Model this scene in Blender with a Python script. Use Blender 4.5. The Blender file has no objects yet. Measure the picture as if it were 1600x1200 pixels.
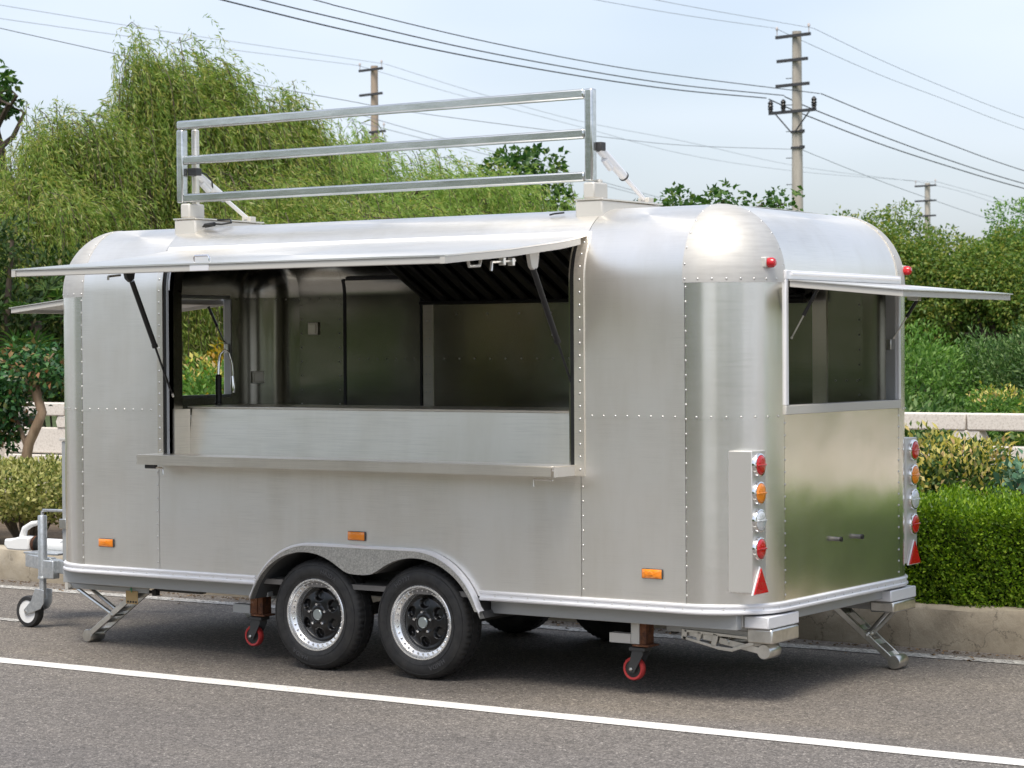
import bpy, math, random
import numpy as np
from mathutils import Matrix, Vector, Euler
random.seed(7); rng = np.random.default_rng(7)
sc = bpy.context.scene
C = sc.collection
pi = math.pi

# ------------------------------------------------------------------ camera, sky, sun, exposure
R_ = Vector((0.8296545, 0.5582456, -0.0059386)); U_ = Vector((-0.0037926, 0.0162731, 0.9998604)); F_ = Vector((-0.5582643, 0.8295162, -0.0156183))
cd = bpy.data.cameras.new('camera'); cam = bpy.data.objects.new('camera', cd); C.objects.link(cam)
M = Matrix.Identity(4)
for i in range(3):
    M[i][0] = R_[i]; M[i][1] = U_[i]; M[i][2] = -F_[i]
M[0][3], M[1][3], M[2][3] = 9.678167, -10.169471, 1.821669
cam.matrix_world = M
cd.sensor_width = 36; cd.lens = 80.8818; cd.clip_start = 0.1; cd.clip_end = 2000
cd.dof.use_dof = True; cd.dof.focus_distance = 14.2; cd.dof.aperture_fstop = 6.7
sc.camera = cam

SUN_EL, SUN_AZ = math.radians(62), math.radians(-72)      # azimuth measured from +x towards +y
world = bpy.data.worlds.new('World'); sc.world = world; world.use_nodes = True
wn = world.node_tree.nodes; wl = world.node_tree.links
bg = wn['Background']; bg.inputs[1].default_value = 0.115
sky = wn.new('ShaderNodeTexSky'); sky.sky_type = 'NISHITA'; sky.sun_disc = False
sky.sun_elevation = SUN_EL; sky.sun_rotation = pi / 2 - SUN_AZ
sky.air_density = 1.0; sky.dust_density = 3.2; sky.ozone_density = 1.6
tc = wn.new('ShaderNodeTexCoord'); mp = wn.new('ShaderNodeMapping'); mp.inputs['Scale'].default_value = (1.5, 1.5, 5)
no = wn.new('ShaderNodeTexNoise'); no.inputs['Scale'].default_value = 1.2; no.inputs['Detail'].default_value = 3.5; no.inputs['Roughness'].default_value = .55
cr = wn.new('ShaderNodeValToRGB'); cr.color_ramp.elements[0].position = .36; cr.color_ramp.elements[1].position = .72
cr.color_ramp.elements[0].color = (.26, .26, .26, 1); cr.color_ramp.elements[1].color = (.80, .80, .80, 1)
mx = wn.new('ShaderNodeMix'); mx.data_type = 'RGBA'; mx.inputs[7].default_value = (5.7, 6.05, 6.7, 1)
wl.new(tc.outputs['Generated'], mp.inputs[0]); wl.new(mp.outputs[0], no.inputs[0]); wl.new(no.outputs[0], cr.inputs[0])
wl.new(cr.outputs[0], mx.inputs[0]); wl.new(sky.outputs[0], mx.inputs[6]); wl.new(mx.outputs[2], bg.inputs[0])
sd = bpy.data.lights.new('sun', 'SUN'); sd.energy = 2.1; sd.angle = math.radians(24); sd.color = (1, .94, .84)
sun = bpy.data.objects.new('sun', sd); C.objects.link(sun)
sv = Vector((math.cos(SUN_EL) * math.cos(SUN_AZ), math.cos(SUN_EL) * math.sin(SUN_AZ), math.sin(SUN_EL)))
sun.rotation_euler = sv.to_track_quat('Z', 'Y').to_euler()
vs = sc.view_settings; vs.view_transform = 'Standard'; vs.look = 'None'; vs.gamma = 1; vs.use_curve_mapping = False; vs.exposure = 0.72
sc.render.engine = 'CYCLES'
try:
    sc.cycles.use_denoising = True; sc.cycles.denoiser = 'OPENIMAGEDENOISE'
except Exception: pass
sc.cycles.max_bounces = 8; sc.cycles.glossy_bounces = 5; sc.cycles.transmission_bounces = 4; sc.cycles.transparent_max_bounces = 4
sc.cycles.caustics_reflective = True; sc.cycles.sample_clamp_indirect = 4; sc.cycles.caustics_refractive = False

# ------------------------------------------------------------------ materials
def mat(name, col, rough=.5, metal=0., **k):
    m = bpy.data.materials.new(name); m.use_nodes = True
    b = m.node_tree.nodes['Principled BSDF']
    b.inputs['Base Color'].default_value = (*col, 1); b.inputs['Roughness'].default_value = rough; b.inputs['Metallic'].default_value = metal
    for a, v in k.items(): b.inputs[a.replace('_', ' ')].default_value = v
    return m
def nd(m, t, **k):
    n = m.node_tree.nodes.new(t)
    for a, v in k.items():
        if a in n.inputs: n.inputs[a].default_value = v
        else: setattr(n, a, v)
    return n
def lk(m, a, b): m.node_tree.links.new(a, b)
def bsdf(m): return m.node_tree.nodes['Principled BSDF']
def ramp(m, src, stops):
    r = nd(m, 'ShaderNodeValToRGB'); e = r.color_ramp.elements
    while len(e) < len(stops): e.new(.5)
    for x, (p, c) in zip(e, stops): x.position = p; x.color = (*c, 1) if len(c) == 3 else c
    lk(m, src, r.inputs[0]); return r.outputs[0]
def noise(m, scale=5, detail=3, rough=.5, map_scale=None, coord='Object'):
    t = nd(m, 'ShaderNodeTexCoord'); n = nd(m, 'ShaderNodeTexNoise', Scale=scale, Detail=detail, Roughness=rough)
    if map_scale:
        p = nd(m, 'ShaderNodeMapping'); p.inputs['Scale'].default_value = map_scale; lk(m, t.outputs[coord], p.inputs[0]); lk(m, p.outputs[0], n.inputs[0])
    else: lk(m, t.outputs[coord], n.inputs[0])
    return n
def bump(m, h, strength=.2, dist=.01, chain=None):
    b = nd(m, 'ShaderNodeBump', Strength=strength, Distance=dist); lk(m, h, b.inputs['Height'])
    if chain: lk(m, chain, b.inputs['Normal'])
    lk(m, b.outputs[0], bsdf(m).inputs['Normal']); return b.outputs[0]
def gray(v): return (v, v, v)

def brushed(name, col, rough, vary=.08, aniso=.45, dent=.05, fine=(1.5, 1.5, 160), metal=1.):
    m = mat(name, col, rough, metal, Anisotropic=aniso)
    bsdf(m).inputs['Anisotropic Rotation'].default_value = .25
    t = nd(m, 'ShaderNodeTangent'); t.direction_type = 'RADIAL'; t.axis = 'Z'; lk(m, t.outputs[0], bsdf(m).inputs['Tangent'])
    n = noise(m, 3, 2, .6, fine)                                    # the horizontal brushing
    w = noise(m, 1.3, 4, .6)                                        # handling marks and wear
    a = nd(m, 'ShaderNodeMath', operation='ADD'); lk(m, n.outputs[0], a.inputs[0]); lk(m, w.outputs[0], a.inputs[1])
    h = nd(m, 'ShaderNodeMath', operation='MULTIPLY_ADD'); lk(m, a.outputs[0], h.inputs[0]); h.inputs[1].default_value = vary; h.inputs[2].default_value = rough - vary
    lk(m, h.outputs[0], bsdf(m).inputs['Roughness'])
    c = ramp(m, a.outputs[0], [(.7, tuple(x * .93 for x in col)), (1.3, tuple(min(1, x * 1.04) for x in col))])
    dn = noise(m, 1., 5, .65, (3.2, 3.2, .6)); dc = ramp(m, dn.outputs[0], [(.34, (.88, .865, .83)), (.58, (1, 1, 1))])   # runs of dirt
    dm = nd(m, 'ShaderNodeMix', data_type='RGBA', blend_type='MULTIPLY'); dm.inputs[0].default_value = .6; lk(m, c, dm.inputs[6]); lk(m, dc, dm.inputs[7]); lk(m, dm.outputs[2], bsdf(m).inputs['Base Color'])
    d = noise(m, 1.6, 2, .5)
    b1 = bump(m, d.outputs[0], dent, .1)
    bump(m, n.outputs[0], .012, .001, b1)
    return m
ALU = brushed('brushed_aluminium', (.89, .86, .805), .33, aniso=.6, dent=.12, metal=.90)
ALU_CORNER = brushed('rolled_aluminium', (.88, .86, .815), .24, .05, .55, .05, metal=.96)
ALU_REAR = brushed('rear_sheet_aluminium', (.94, .90, .81), .21, .05, .2, .13, metal=.94)
ALU_CAP = brushed('spun_aluminium', (.62, .605, .575), .66, .03, .0, .16, (2, 2, 20), metal=.85)
STEEL = brushed('stainless_steel', (.84, .79, .71), .30, .03, .3, .05, (1.5, 1.5, 60), metal=.82)
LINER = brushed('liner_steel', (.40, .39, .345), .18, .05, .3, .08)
RIVET = mat('rivet_metal', (.70, .69, .66), .38, 1.)
TRIMM = mat('white_trim_aluminium', (.82, .82, .84), .35, .25)
GALV = mat('galvanised_steel', (.62, .64, .65), .42, .9)
n = noise(GALV, 28, 4, .6); lk(GALV, ramp(GALV, n.outputs[0], [(.35, (.50, .52, .53)), (.65, (.72, .74, .75))]), bsdf(GALV).inputs['Base Color'])
lk(GALV, ramp(GALV, n.outputs[0], [(.3, gray(.55)), (.7, gray(.32))]), bsdf(GALV).inputs['Roughness'])
RACKM = mat('galvanised_tube', (.62, .63, .62), .19, .95)
n = noise(RACKM, 7, 5, .65, (.6, 3, 3)); lk(RACKM, ramp(RACKM, n.outputs[0], [(.3, (.52, .54, .52)), (.7, (.74, .75, .74))]), bsdf(RACKM).inputs['Base Color']); bump(RACKM, n.outputs[0], .03, .01)
ZINC = mat('zinc_plated_steel', (.70, .68, .60), .3, 1.)
n = noise(ZINC, 12, 4, .6); lk(ZINC, ramp(ZINC, n.outputs[0], [(.3, (.60, .595, .56)), (.7, (.84, .835, .80))]), bsdf(ZINC).inputs['Base Color'])
CHROME = mat('chrome', (.86, .86, .86), .09, 1.)
POL = mat('polished_rim', (.88, .88, .87), .26, .8)
ARCHREFL = mat('arch_reflection_aluminium', (.5, .49, .46), .45, .8)
n = noise(ARCHREFL, 120, 3, .7); lk(ARCHREFL, ramp(ARCHREFL, n.outputs[0], [(.36, (.40, .39, .365)), (.64, (.66, .645, .605))]), bsdf(ARCHREFL).inputs['Base Color']); bump(ARCHREFL, n.outputs[0], .2, .003)  # speckle painted into the arch colour as the asphalt's reflection
PALE = mat('pale_painted_metal', (.58, .56, .515), .42, .2)
WELL = mat('wheel_well_black', (.07, .07, .07), .6)
GREYP = mat('grey_painted_metal', (.42, .43, .43), .45, .4)
DARKP = mat('dark_painted_steel', (.06, .06, .06), .5, .3)
BLACK = mat('black_rubber_seal', (.012, .012, .012), .45)
HOODM = mat('hood_black_steel', (.018, .018, .019), .33, .6)
STRUT = mat('strut_black', (.012, .012, .013), .28)
TYRE = mat('tyre_rubber', (.022, .022, .023), .62)
n = noise(TYRE, 14, 5, .65); lk(TYRE, ramp(TYRE, n.outputs[0], [(.35, (.014, .014, .015)), (.75, (.040, .038, .035))]), bsdf(TYRE).inputs['Base Color']); bump(TYRE, noise(TYRE, 160, 2).outputs[0], .08, .002)
TYRETXT = mat('tyre_lettering', (.075, .075, .08), .45)
RIMB = mat('gloss_black_rim', (.004, .004, .0045), .30, Coat_Weight=.12)
REDW = mat('red_polyurethane', (.42, .035, .035), .45)
RUST = mat('rusty_steel', (.2, .07, .03), .8, .2)
n = noise(RUST, 18, 5, .7); lk(RUST, ramp(RUST, n.outputs[0], [(.35, (.05, .022, .014)), (.6, (.20, .075, .03)), (.8, (.42, .34, .27))]), bsdf(RUST).inputs['Base Color'])
AMBER = mat('amber_lens', (.85, .25, .015), .18, Coat_Weight=.5); REDL = mat('red_lens', (.55, .006, .012), .15, Coat_Weight=.6); CLEAR = mat('clear_lens', (.72, .74, .76), .14, .35)
for m_ in (AMBER, REDL, CLEAR):
    v = nd(m_, 'ShaderNodeTexVoronoi', Scale=70); t = nd(m_, 'ShaderNodeTexCoord'); lk(m_, t.outputs['Object'], v.inputs[0]); bump(m_, v.outputs['Distance'], .5, .004)
WHITEP = mat('white_paint', (.78, .78, .77), .4)
CARD = mat('cardboard', (.52, .36, .17), .8); INK = mat('ink', (.06, .05, .04), .8); STRING = mat('green_string', (.05, .4, .18), .7)
TAILM = mat('lamp_box_metal', (.60, .585, .55), .42, .55)
PLATEW = mat('white_plastic', (.6, .6, .58), .4)
WOODF = mat('trailer_floor', (.16, .15, .14), .5)

# asphalt
ROAD = mat('asphalt', (.06, .058, .055), .85)
v = nd(ROAD, 'ShaderNodeTexVoronoi', Scale=135); t = nd(ROAD, 'ShaderNodeTexCoord'); lk(ROAD, t.outputs['Object'], v.inputs[0])
v2 = nd(ROAD, 'ShaderNodeTexVoronoi', Scale=64); lk(ROAD, t.outputs['Object'], v2.inputs[0])
st = ramp(ROAD, v.outputs['Color'], [(.10, (.075, .071, .067)), (.45, (.155, .145, .136)), (.80, (.235, .222, .206)), (.95, (.46, .44, .41))])
st2 = ramp(ROAD, v2.outputs['Color'], [(.2, gray(.72)), (.8, gray(1.18))])
big = noise(ROAD, .55, 5, .6, (.35, 1, 1)); tone = ramp(ROAD, big.outputs[0], [(.32, (.84, .83, .84)), (.68, (1.08, 1.05, 1.0))])
mul = nd(ROAD, 'ShaderNodeMix', data_type='RGBA', blend_type='MULTIPLY'); mul.inputs[0].default_value = 1; lk(ROAD, st, mul.inputs[6]); lk(ROAD, tone, mul.inputs[7])
mul3 = nd(ROAD, 'ShaderNodeMix', data_type='RGBA', blend_type='MULTIPLY'); mul3.inputs[0].default_value = 1; lk(ROAD, mul.outputs[2], mul3.inputs[6]); lk(ROAD, st2, mul3.inputs[7])
# dusty brown parking strip beside the kerb, cooler grey on the travelled lane
sx = nd(ROAD, 'ShaderNodeSeparateXYZ'); lk(ROAD, t.outputs['Object'], sx.inputs[0])
wob = nd(ROAD, 'ShaderNodeMath', operation='MULTIPLY_ADD'); lk(ROAD, big.outputs[0], wob.inputs[0]); wob.inputs[1].default_value = 1.2; lk(ROAD, sx.outputs[1], wob.inputs[2])
dust = ramp(ROAD, wob.outputs[0], [(-.0, (1.0, .985, .985)), (.45, (1.05, 1.0, .93))])
mul2 = nd(ROAD, 'ShaderNodeMix', data_type='RGBA', blend_type='MULTIPLY'); mul2.inputs[0].default_value = 1; lk(ROAD, mul3.outputs[2], mul2.inputs[6]); lk(ROAD, dust, mul2.inputs[7])
vc = nd(ROAD, 'ShaderNodeTexVoronoi', Scale=.32, feature='DISTANCE_TO_EDGE'); wn_ = noise(ROAD, 2.2, 6, .7); wm = nd(ROAD, 'ShaderNodeMix', data_type='RGBA'); wm.inputs[0].default_value = .22
lk(ROAD, t.outputs['Object'], wm.inputs[6]); lk(ROAD, wn_.outputs['Color'], wm.inputs[7]); lk(ROAD, wm.outputs[2], vc.inputs[0])
crk = ramp(ROAD, vc.outputs[0], [(0, gray(.45)), (.0018, gray(1))])
oil = noise(ROAD, .9, 6, .7); oilr = ramp(ROAD, oil.outputs[0], [(.30, gray(.74)), (.42, gray(1)), (.62, gray(1)), (.75, gray(1.14))])
m5 = nd(ROAD, 'ShaderNodeMix', data_type='RGBA', blend_type='MULTIPLY'); m5.inputs[0].default_value = 1; lk(ROAD, mul2.outputs[2], m5.inputs[6]); lk(ROAD, oilr, m5.inputs[7])
m6 = nd(ROAD, 'ShaderNodeMix', data_type='RGBA', blend_type='MULTIPLY'); m6.inputs[0].default_value = .22; lk(ROAD, m5.outputs[2], m6.inputs[6]); lk(ROAD, crk, m6.inputs[7])
lk(ROAD, m6.outputs[2], bsdf(ROAD).inputs['Base Color']); bump(ROAD, v.outputs['Distance'], .6, .006)
LINE = mat('road_paint', (.74, .72, .67), .7)
n = noise(LINE, 60, 5, .75); lk(LINE, ramp(LINE, n.outputs[0], [(.34, (.26, .25, .235)), (.44, (.76, .74, .70))]), bsdf(LINE).inputs['Base Color'])
OLDLINE = mat('worn_road_paint', (.5, .48, .44), .8)
n = noise(OLDLINE, 35, 6, .8); lk(OLDLINE, ramp(OLDLINE, n.outputs[0], [(.42, (.13, .12, .11)), (.58, (.60, .58, .53))]), bsdf(OLDLINE).inputs['Base Color'])
KERB = mat('weathered_concrete', (.34, .29, .22), .9)
n = noise(KERB, 2.2, 8, .68); n2 = noise(KERB, 9, 6, .72, (1, 1, .6))
k1 = ramp(KERB, n.outputs[0], [(.3, (.26, .215, .155)), (.55, (.40, .345, .26)), (.75, (.47, .42, .34))])
k2 = ramp(KERB, n2.outputs[0], [(.30, gray(.25)), (.40, gray(1.0))])
mm = nd(KERB, 'ShaderNodeMix', data_type='RGBA', blend_type='MULTIPLY'); mm.inputs[0].default_value = .8; lk(KERB, k1, mm.inputs[6]); lk(KERB, k2, mm.inputs[7]); lk(KERB, mm.outputs[2], bsdf(KERB).inputs['Base Color'])
kb = bump(KERB, n2.outputs[0], .5, .02); vk = nd(KERB, 'ShaderNodeTexVoronoi', Scale=3.3, feature='DISTANCE_TO_EDGE'); tk = nd(KERB, 'ShaderNodeTexCoord')
ck = ramp(KERB, vk.outputs[0], [(0, gray(0)), (.012, gray(1))]); dk = nd(KERB, 'ShaderNodeMixRGB') if False else None
wk = nd(KERB, 'ShaderNodeMix', data_type='RGBA'); wk.inputs[0].default_value = .35; lk(KERB, tk.outputs['Object'], wk.inputs[6]); lk(KERB, n.outputs['Color'], wk.inputs[7]); lk(KERB, wk.outputs[2], vk.inputs[0])
mm2 = nd(KERB, 'ShaderNodeMix', data_type='RGBA', blend_type='MULTIPLY'); mm2.inputs[0].default_value = .55; lk(KERB, mm.outputs[2], mm2.inputs[6]); lk(KERB, ck, mm2.inputs[7]); lk(KERB, mm2.outputs[2], bsdf(KERB).inputs['Base Color'])
FENCE = mat('pale_granite', (.62, .56, .50), .8)
n = noise(FENCE, 55, 4, .7); lk(FENCE, ramp(FENCE, n.outputs[0], [(.32, (.52, .47, .41)), (.5, (.70, .645, .58)), (.7, (.76, .71, .65))]), bsdf(FENCE).inputs['Base Color']); bump(FENCE, n.outputs[0], .2, .005)
SOIL = mat('soil', (.12, .085, .055), .95)
n = noise(SOIL, 9, 8, .75); lk(SOIL, ramp(SOIL, n.outputs[0], [(.3, (.05, .035, .022)), (.7, (.21, .15, .095))]), bsdf(SOIL).inputs['Base Color']); bump(SOIL, n.outputs[0], .8, .05)
GRASSM = mat('grass_ground', (.05, .08, .02), .95)
n = noise(GRASSM, 3, 8, .75); lk(GRASSM, ramp(GRASSM, n.outputs[0], [(.3, (.025, .04, .012)), (.7, (.085, .12, .03))]), bsdf(GRASSM).inputs['Base Color']); bump(GRASSM, n.outputs[0], .8, .08)
BARK = mat('bark', (.09, .065, .045), .9)
n = noise(BARK, 14, 6, .7, (1, 1, .25)); lk(BARK, ramp(BARK, n.outputs[0], [(.3, (.035, .026, .02)), (.7, (.14, .105, .075))]), bsdf(BARK).inputs['Base Color']); bump(BARK, n.outputs[0], .7, .02)
PALEBARK = mat('smooth_bark', (.30, .20, .13), .8)
n = noise(PALEBARK, 10, 5, .6, (1, 1, .35)); lk(PALEBARK, ramp(PALEBARK, n.outputs[0], [(.3, (.17, .105, .06)), (.7, (.42, .30, .20))]), bsdf(PALEBARK).inputs['Base Color'])
POLEC = mat('pole_concrete', (.42, .38, .33), .85)
n = noise(POLEC, 3, 6, .7, (2, 2, .3)); lk(POLEC, ramp(POLEC, n.outputs[0], [(.3, (.34, .305, .26)), (.7, (.52, .475, .41))]), bsdf(POLEC).inputs['Base Color'])
POLEW = mat('weathered_brown_pole', (.40, .31, .24), .85)
ARM = mat('crossarm_steel', (.06, .06, .065), .6, .3); INSUL = mat('dark_insulator', (.02, .018, .02), .25); INSW = mat('pale_insulator', (.5, .44, .42), .3)
WIRE = mat('cable', (.02, .02, .022), .6); WIREG = mat('bare_cable', (.34, .36, .39), .5, .3)

def leafmat(name, stops, trans=.35, rough=.5):
    m = mat(name, stops[0][1], rough, Specular_IOR_Level=.35)
    g = nd(m, 'ShaderNodeNewGeometry'); c = ramp(m, g.outputs['Random Per Island'], stops)
    b = bsdf(m); lk(m, c, b.inputs['Base Color'])
    t = nd(m, 'ShaderNodeBsdfTranslucent'); h = nd(m, 'ShaderNodeHueSaturation', Saturation=1.1, Value=1.25); lk(m, c, h.inputs['Color']); lk(m, h.outputs[0], t.inputs['Color'])
    x = nd(m, 'ShaderNodeMixShader'); x.inputs[0].default_value = trans
    lk(m, b.outputs[0], x.inputs[1]); lk(m, t.outputs[0], x.inputs[2]); lk(m, x.outputs[0], m.node_tree.nodes['Material Output'].inputs['Surface'])
    return m
WILLOW = leafmat('willow_leaf', [(0, (.10, .18, .036)), (.32, (.20, .31, .06)), (.68, (.33, .42, .095)), (.90, (.43, .40, .11)), (.97, (.50, .50, .24))], .48)
WILLOW2 = leafmat('pale_willow_leaf', [(0, (.15, .26, .05)), (.45, (.26, .40, .08)), (.8, (.37, .49, .13)), (.95, (.46, .44, .14))], .45)
DARKLEAF = leafmat('dark_broad_leaf', [(0, (.025, .07, .016)), (.5, (.055, .135, .025)), (.85, (.11, .20, .038)), (.97, (.18, .24, .06))], .35)
OLIVE = leafmat('olive_leaf', [(0, (0.055, 0.116, 0.022)), (.4, (0.121, 0.211, 0.037)), (.72, (0.206, 0.293, 0.057)), (.94, (0.326, 0.328, 0.070))], .38)
BRIGHT = leafmat('bright_green_leaf', [(0, (0.066, 0.154, 0.029)), (.5, (0.127, 0.264, 0.046)), (.85, (0.220, 0.363, 0.083))], .4)
SHRUBG = leafmat('shrub_leaf', [(0, (.03, .075, .022)), (.4, (.07, .15, .035)), (.75, (.15, .26, .075)), (.95, (.25, .34, .13))], .35)
HEDGEM = leafmat('hedge_leaf', [(0, (0.052, 0.110, 0.010)), (.35, (0.115, 0.220, 0.016)), (.7, (0.218, 0.363, 0.026)), (.92, (0.345, 0.473, 0.050))], .36, .4)
YELLOW = leafmat('golden_leaf', [(0, (.24, .29, .05)), (.35, (.55, .48, .09)), (.8, (.70, .62, .22)), (.96, (.58, .40, .20))], .35)
YGREEN = leafmat('yellow_green_leaf', [(0, (.13, .16, .025)), (.3, (.28, .24, .025)), (.65, (.42, .31, .025)), (.9, (.46, .25, .02))], .35)
VARIEG = leafmat('variegated_leaf', [(0, (.06, .10, .02)), (.25, (.18, .22, .05)), (.55, (.36, .37, .10)), (.85, (.52, .50, .20))], .3)
CRAPE = leafmat('crape_leaf', [(0, (0.018, 0.068, 0.024)), (.5, (0.042, 0.128, 0.036)), (.85, (0.090, 0.210, 0.053)), (.992, (0.330, 0.150, 0.075))], .22, .35)
BLUEG = leafmat('blue_green_leaf', [(0, (.05, .13, .07)), (.6, (.10, .21, .12)), (.95, (.17, .28, .17))], .2)
SHRUBD = leafmat('deep_shrub_leaf', [(0, (.02, .05, .012)), (.5, (.05, .105, .02)), (.85, (.10, .17, .04)), (.97, (.2, .24, .07))], .28)
SHADEL = leafmat('evergreen_leaf', [(0, (.018, .042, .010)), (.5, (.04, .085, .018)), (.85, (.085, .13, .03)), (.97, (.16, .15, .05))], .25)
PALML = leafmat('palm_leaf', [(0, (.025, .07, .015)), (.6, (.055, .13, .025)), (.95, (.11, .19, .04))], .25)
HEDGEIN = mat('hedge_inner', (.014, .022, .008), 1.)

# ------------------------------------------------------------------ mesh building
class MB:
    def __init__(s): s.v = []; s.f = []
    def add(s, vs, fs):
        o = len(s.v); s.v += [tuple(x) for x in vs]; s.f += [tuple(o + i for i in f) for f in fs]; return s
    def box(s, x0, x1, y0, y1, z0, z1):
        return s.add([(x0, y0, z0), (x1, y0, z0), (x1, y1, z0), (x0, y1, z0), (x0, y0, z1), (x1, y0, z1), (x1, y1, z1), (x0, y1, z1)],
                     [(0, 3, 2, 1), (4, 5, 6, 7), (0, 1, 5, 4), (1, 2, 6, 5), (2, 3, 7, 6), (3, 0, 4, 7)])
    def bar(s, a, b, w, h, up=(0, 0, 1), hollow=0):
        a = Vector(a); b = Vector(b); d = (b - a).normalized(); u = Vector(up)
        if abs(d.dot(u)) > .98: u = Vector((0, 1, 0))
        r = d.cross(u).normalized(); u = r.cross(d).normalized()
        P = [p + r * (sx * w / 2) + u * (sz * h / 2) for p in (a, b) for sx, sz in ((-1, -1), (1, -1), (1, 1), (-1, 1))]
        if not hollow:
            return s.add(P, [(3, 2, 1, 0), (4, 5, 6, 7), (0, 1, 5, 4), (1, 2, 6, 5), (2, 3, 7, 6), (3, 0, 4, 7)])
        Q = [p + r * (sx * (w / 2 - hollow)) + u * (sz * (h / 2 - hollow)) for p in (a, b) for sx, sz in ((-1, -1), (1, -1), (1, 1), (-1, 1))]
        s.add(P + Q, [(0, 1, 5, 4), (1, 2, 6, 5), (2, 3, 7, 6), (3, 0, 4, 7), (9, 8, 12, 13), (10, 9, 13, 14), (11, 10, 14, 15), (8, 11, 15, 12)] +
              [(i, 8 + i, 8 + (i + 1) % 4, (i + 1) % 4) for i in range(4)] + [(4 + i, 4 + (i + 1) % 4, 12 + (i + 1) % 4, 12 + i) for i in range(4)])
        return s
    def tube(s, pts, r, n=8, caps=True):
        pts = [Vector(p) for p in pts]; rs = r if isinstance(r, (list, tuple)) else [r] * len(pts)
        vs = []; u = None
        for i, p in enumerate(pts):
            d = (pts[min(i + 1, len(pts) - 1)] - pts[max(i - 1, 0)])
            d = d.normalized() if d.length > 1e-9 else Vector((0, 0, 1))
            if u is None: u = d.orthogonal().normalized()
            u = (u - d * u.dot(d)); u = u.normalized() if u.length > 1e-6 else d.orthogonal().normalized()
            w = d.cross(u)
            for k in range(n):
                a = 2 * pi * k / n; vs.append(p + (u * math.cos(a) + w * math.sin(a)) * rs[i])
        fs = [(i * n + k, i * n + (k + 1) % n, (i + 1) * n + (k + 1) % n, (i + 1) * n + k) for i in range(len(pts) - 1) for k in range(n)]
        if caps: fs += [tuple(reversed(range(n))), tuple(range((len(pts) - 1) * n, len(pts) * n))]
        return s.add(vs, fs)
    def lathe(s, prof, n=32, axis='z', c=(0, 0, 0), radf=None, caps=True):
        vs = []
        for j, (r, h) in enumerate(prof):
            for k in range(n):
                a = 2 * pi * k / n; rr = r if radf is None else radf(j, k, r)
                x, y = rr * math.cos(a), rr * math.sin(a)
                p = (x, y, h) if axis == 'z' else ((x, h, -y) if axis == 'y' else (h, x, y))
                vs.append((p[0] + c[0], p[1] + c[1], p[2] + c[2]))
        fs = [(j * n + k, j * n + (k + 1) % n, (j + 1) * n + (k + 1) % n, (j + 1) * n + k) for j in range(len(prof) - 1) for k in range(n)]
        if caps and prof[0][0] > 1e-6: fs.append(tuple(reversed(range(n))))
        if caps and prof[-1][0] > 1e-6: fs.append(tuple(range((len(prof) - 1) * n, len(prof) * n)))
        return s.add(vs, fs)
    def ring(s, prof, n=32, axis='z', c=(0, 0, 0)):
        prof = list(prof) + [prof[0]]; k0 = len(s.f)
        o = len(s.v); s.lathe(prof, n, axis, c)
        s.f = [f for i, f in enumerate(s.f) if i < k0 or len(f) == 4]; return s
    def prism(s, poly, a, b, axis='y'):
        n = len(poly)
        def P(q, h): return (q[0], h, q[1]) if axis == 'y' else ((h, q[0], q[1]) if axis == 'x' else (q[0], q[1], h))
        return s.add([P(q, a) for q in poly] + [P(q, b) for q in poly],
                     [tuple(range(n)), tuple(reversed(range(n, 2 * n)))] + [(i, n + i, n + (i + 1) % n, (i + 1) % n) for i in range(n)])
    def grid(s, f, us, vs, off=0., thick=.004):
        nu, nv = len(us), len(vs); P = []; Q = []
        for u in us:
            for v in vs:
                p, nn = f(u, v); p = Vector(p); nn = Vector(nn); P.append(p + nn * off); Q.append(p + nn * (off - thick))
        a, b = P[0], P[nv]; c = P[1]; nn = Vector(f(us[0], vs[0])[1]); nm = Vector(f(us[nu // 2], vs[nv // 2])[1])
        i0 = (nu // 2) * nv + nv // 2; i0 = min(i0, (nu - 2) * nv + nv - 2) if nv > 1 else i0
        iu = min(nu // 2, nu - 2); iv = min(nv // 2, nv - 2); i0 = iu * nv + iv
        flip = (P[i0 + nv] - P[i0]).cross(P[i0 + 1] - P[i0]).dot(nm) < 0
        fs = []
        for i in range(nu - 1):
            for j in range(nv - 1):
                q = (i * nv + j, (i + 1) * nv + j, (i + 1) * nv + j + 1, i * nv + j + 1); fs.append(q[::-1] if flip else q)
        s.add(P, fs)
        rim = [i * nv for i in range(nu)] + [(nu - 1) * nv + j for j in range(1, nv)] + [i * nv + nv - 1 for i in range(nu - 2, -1, -1)] + [j for j in range(nv - 2, 0, -1)]
        m = len(rim); rf = [(k, m + k, m + (k + 1) % m, (k + 1) % m) for k in range(m)]
        if flip: rf = [f_[::-1] for f_ in rf]
        return s.add([P[i] for i in rim] + [Q[i] for i in rim], rf)

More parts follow.
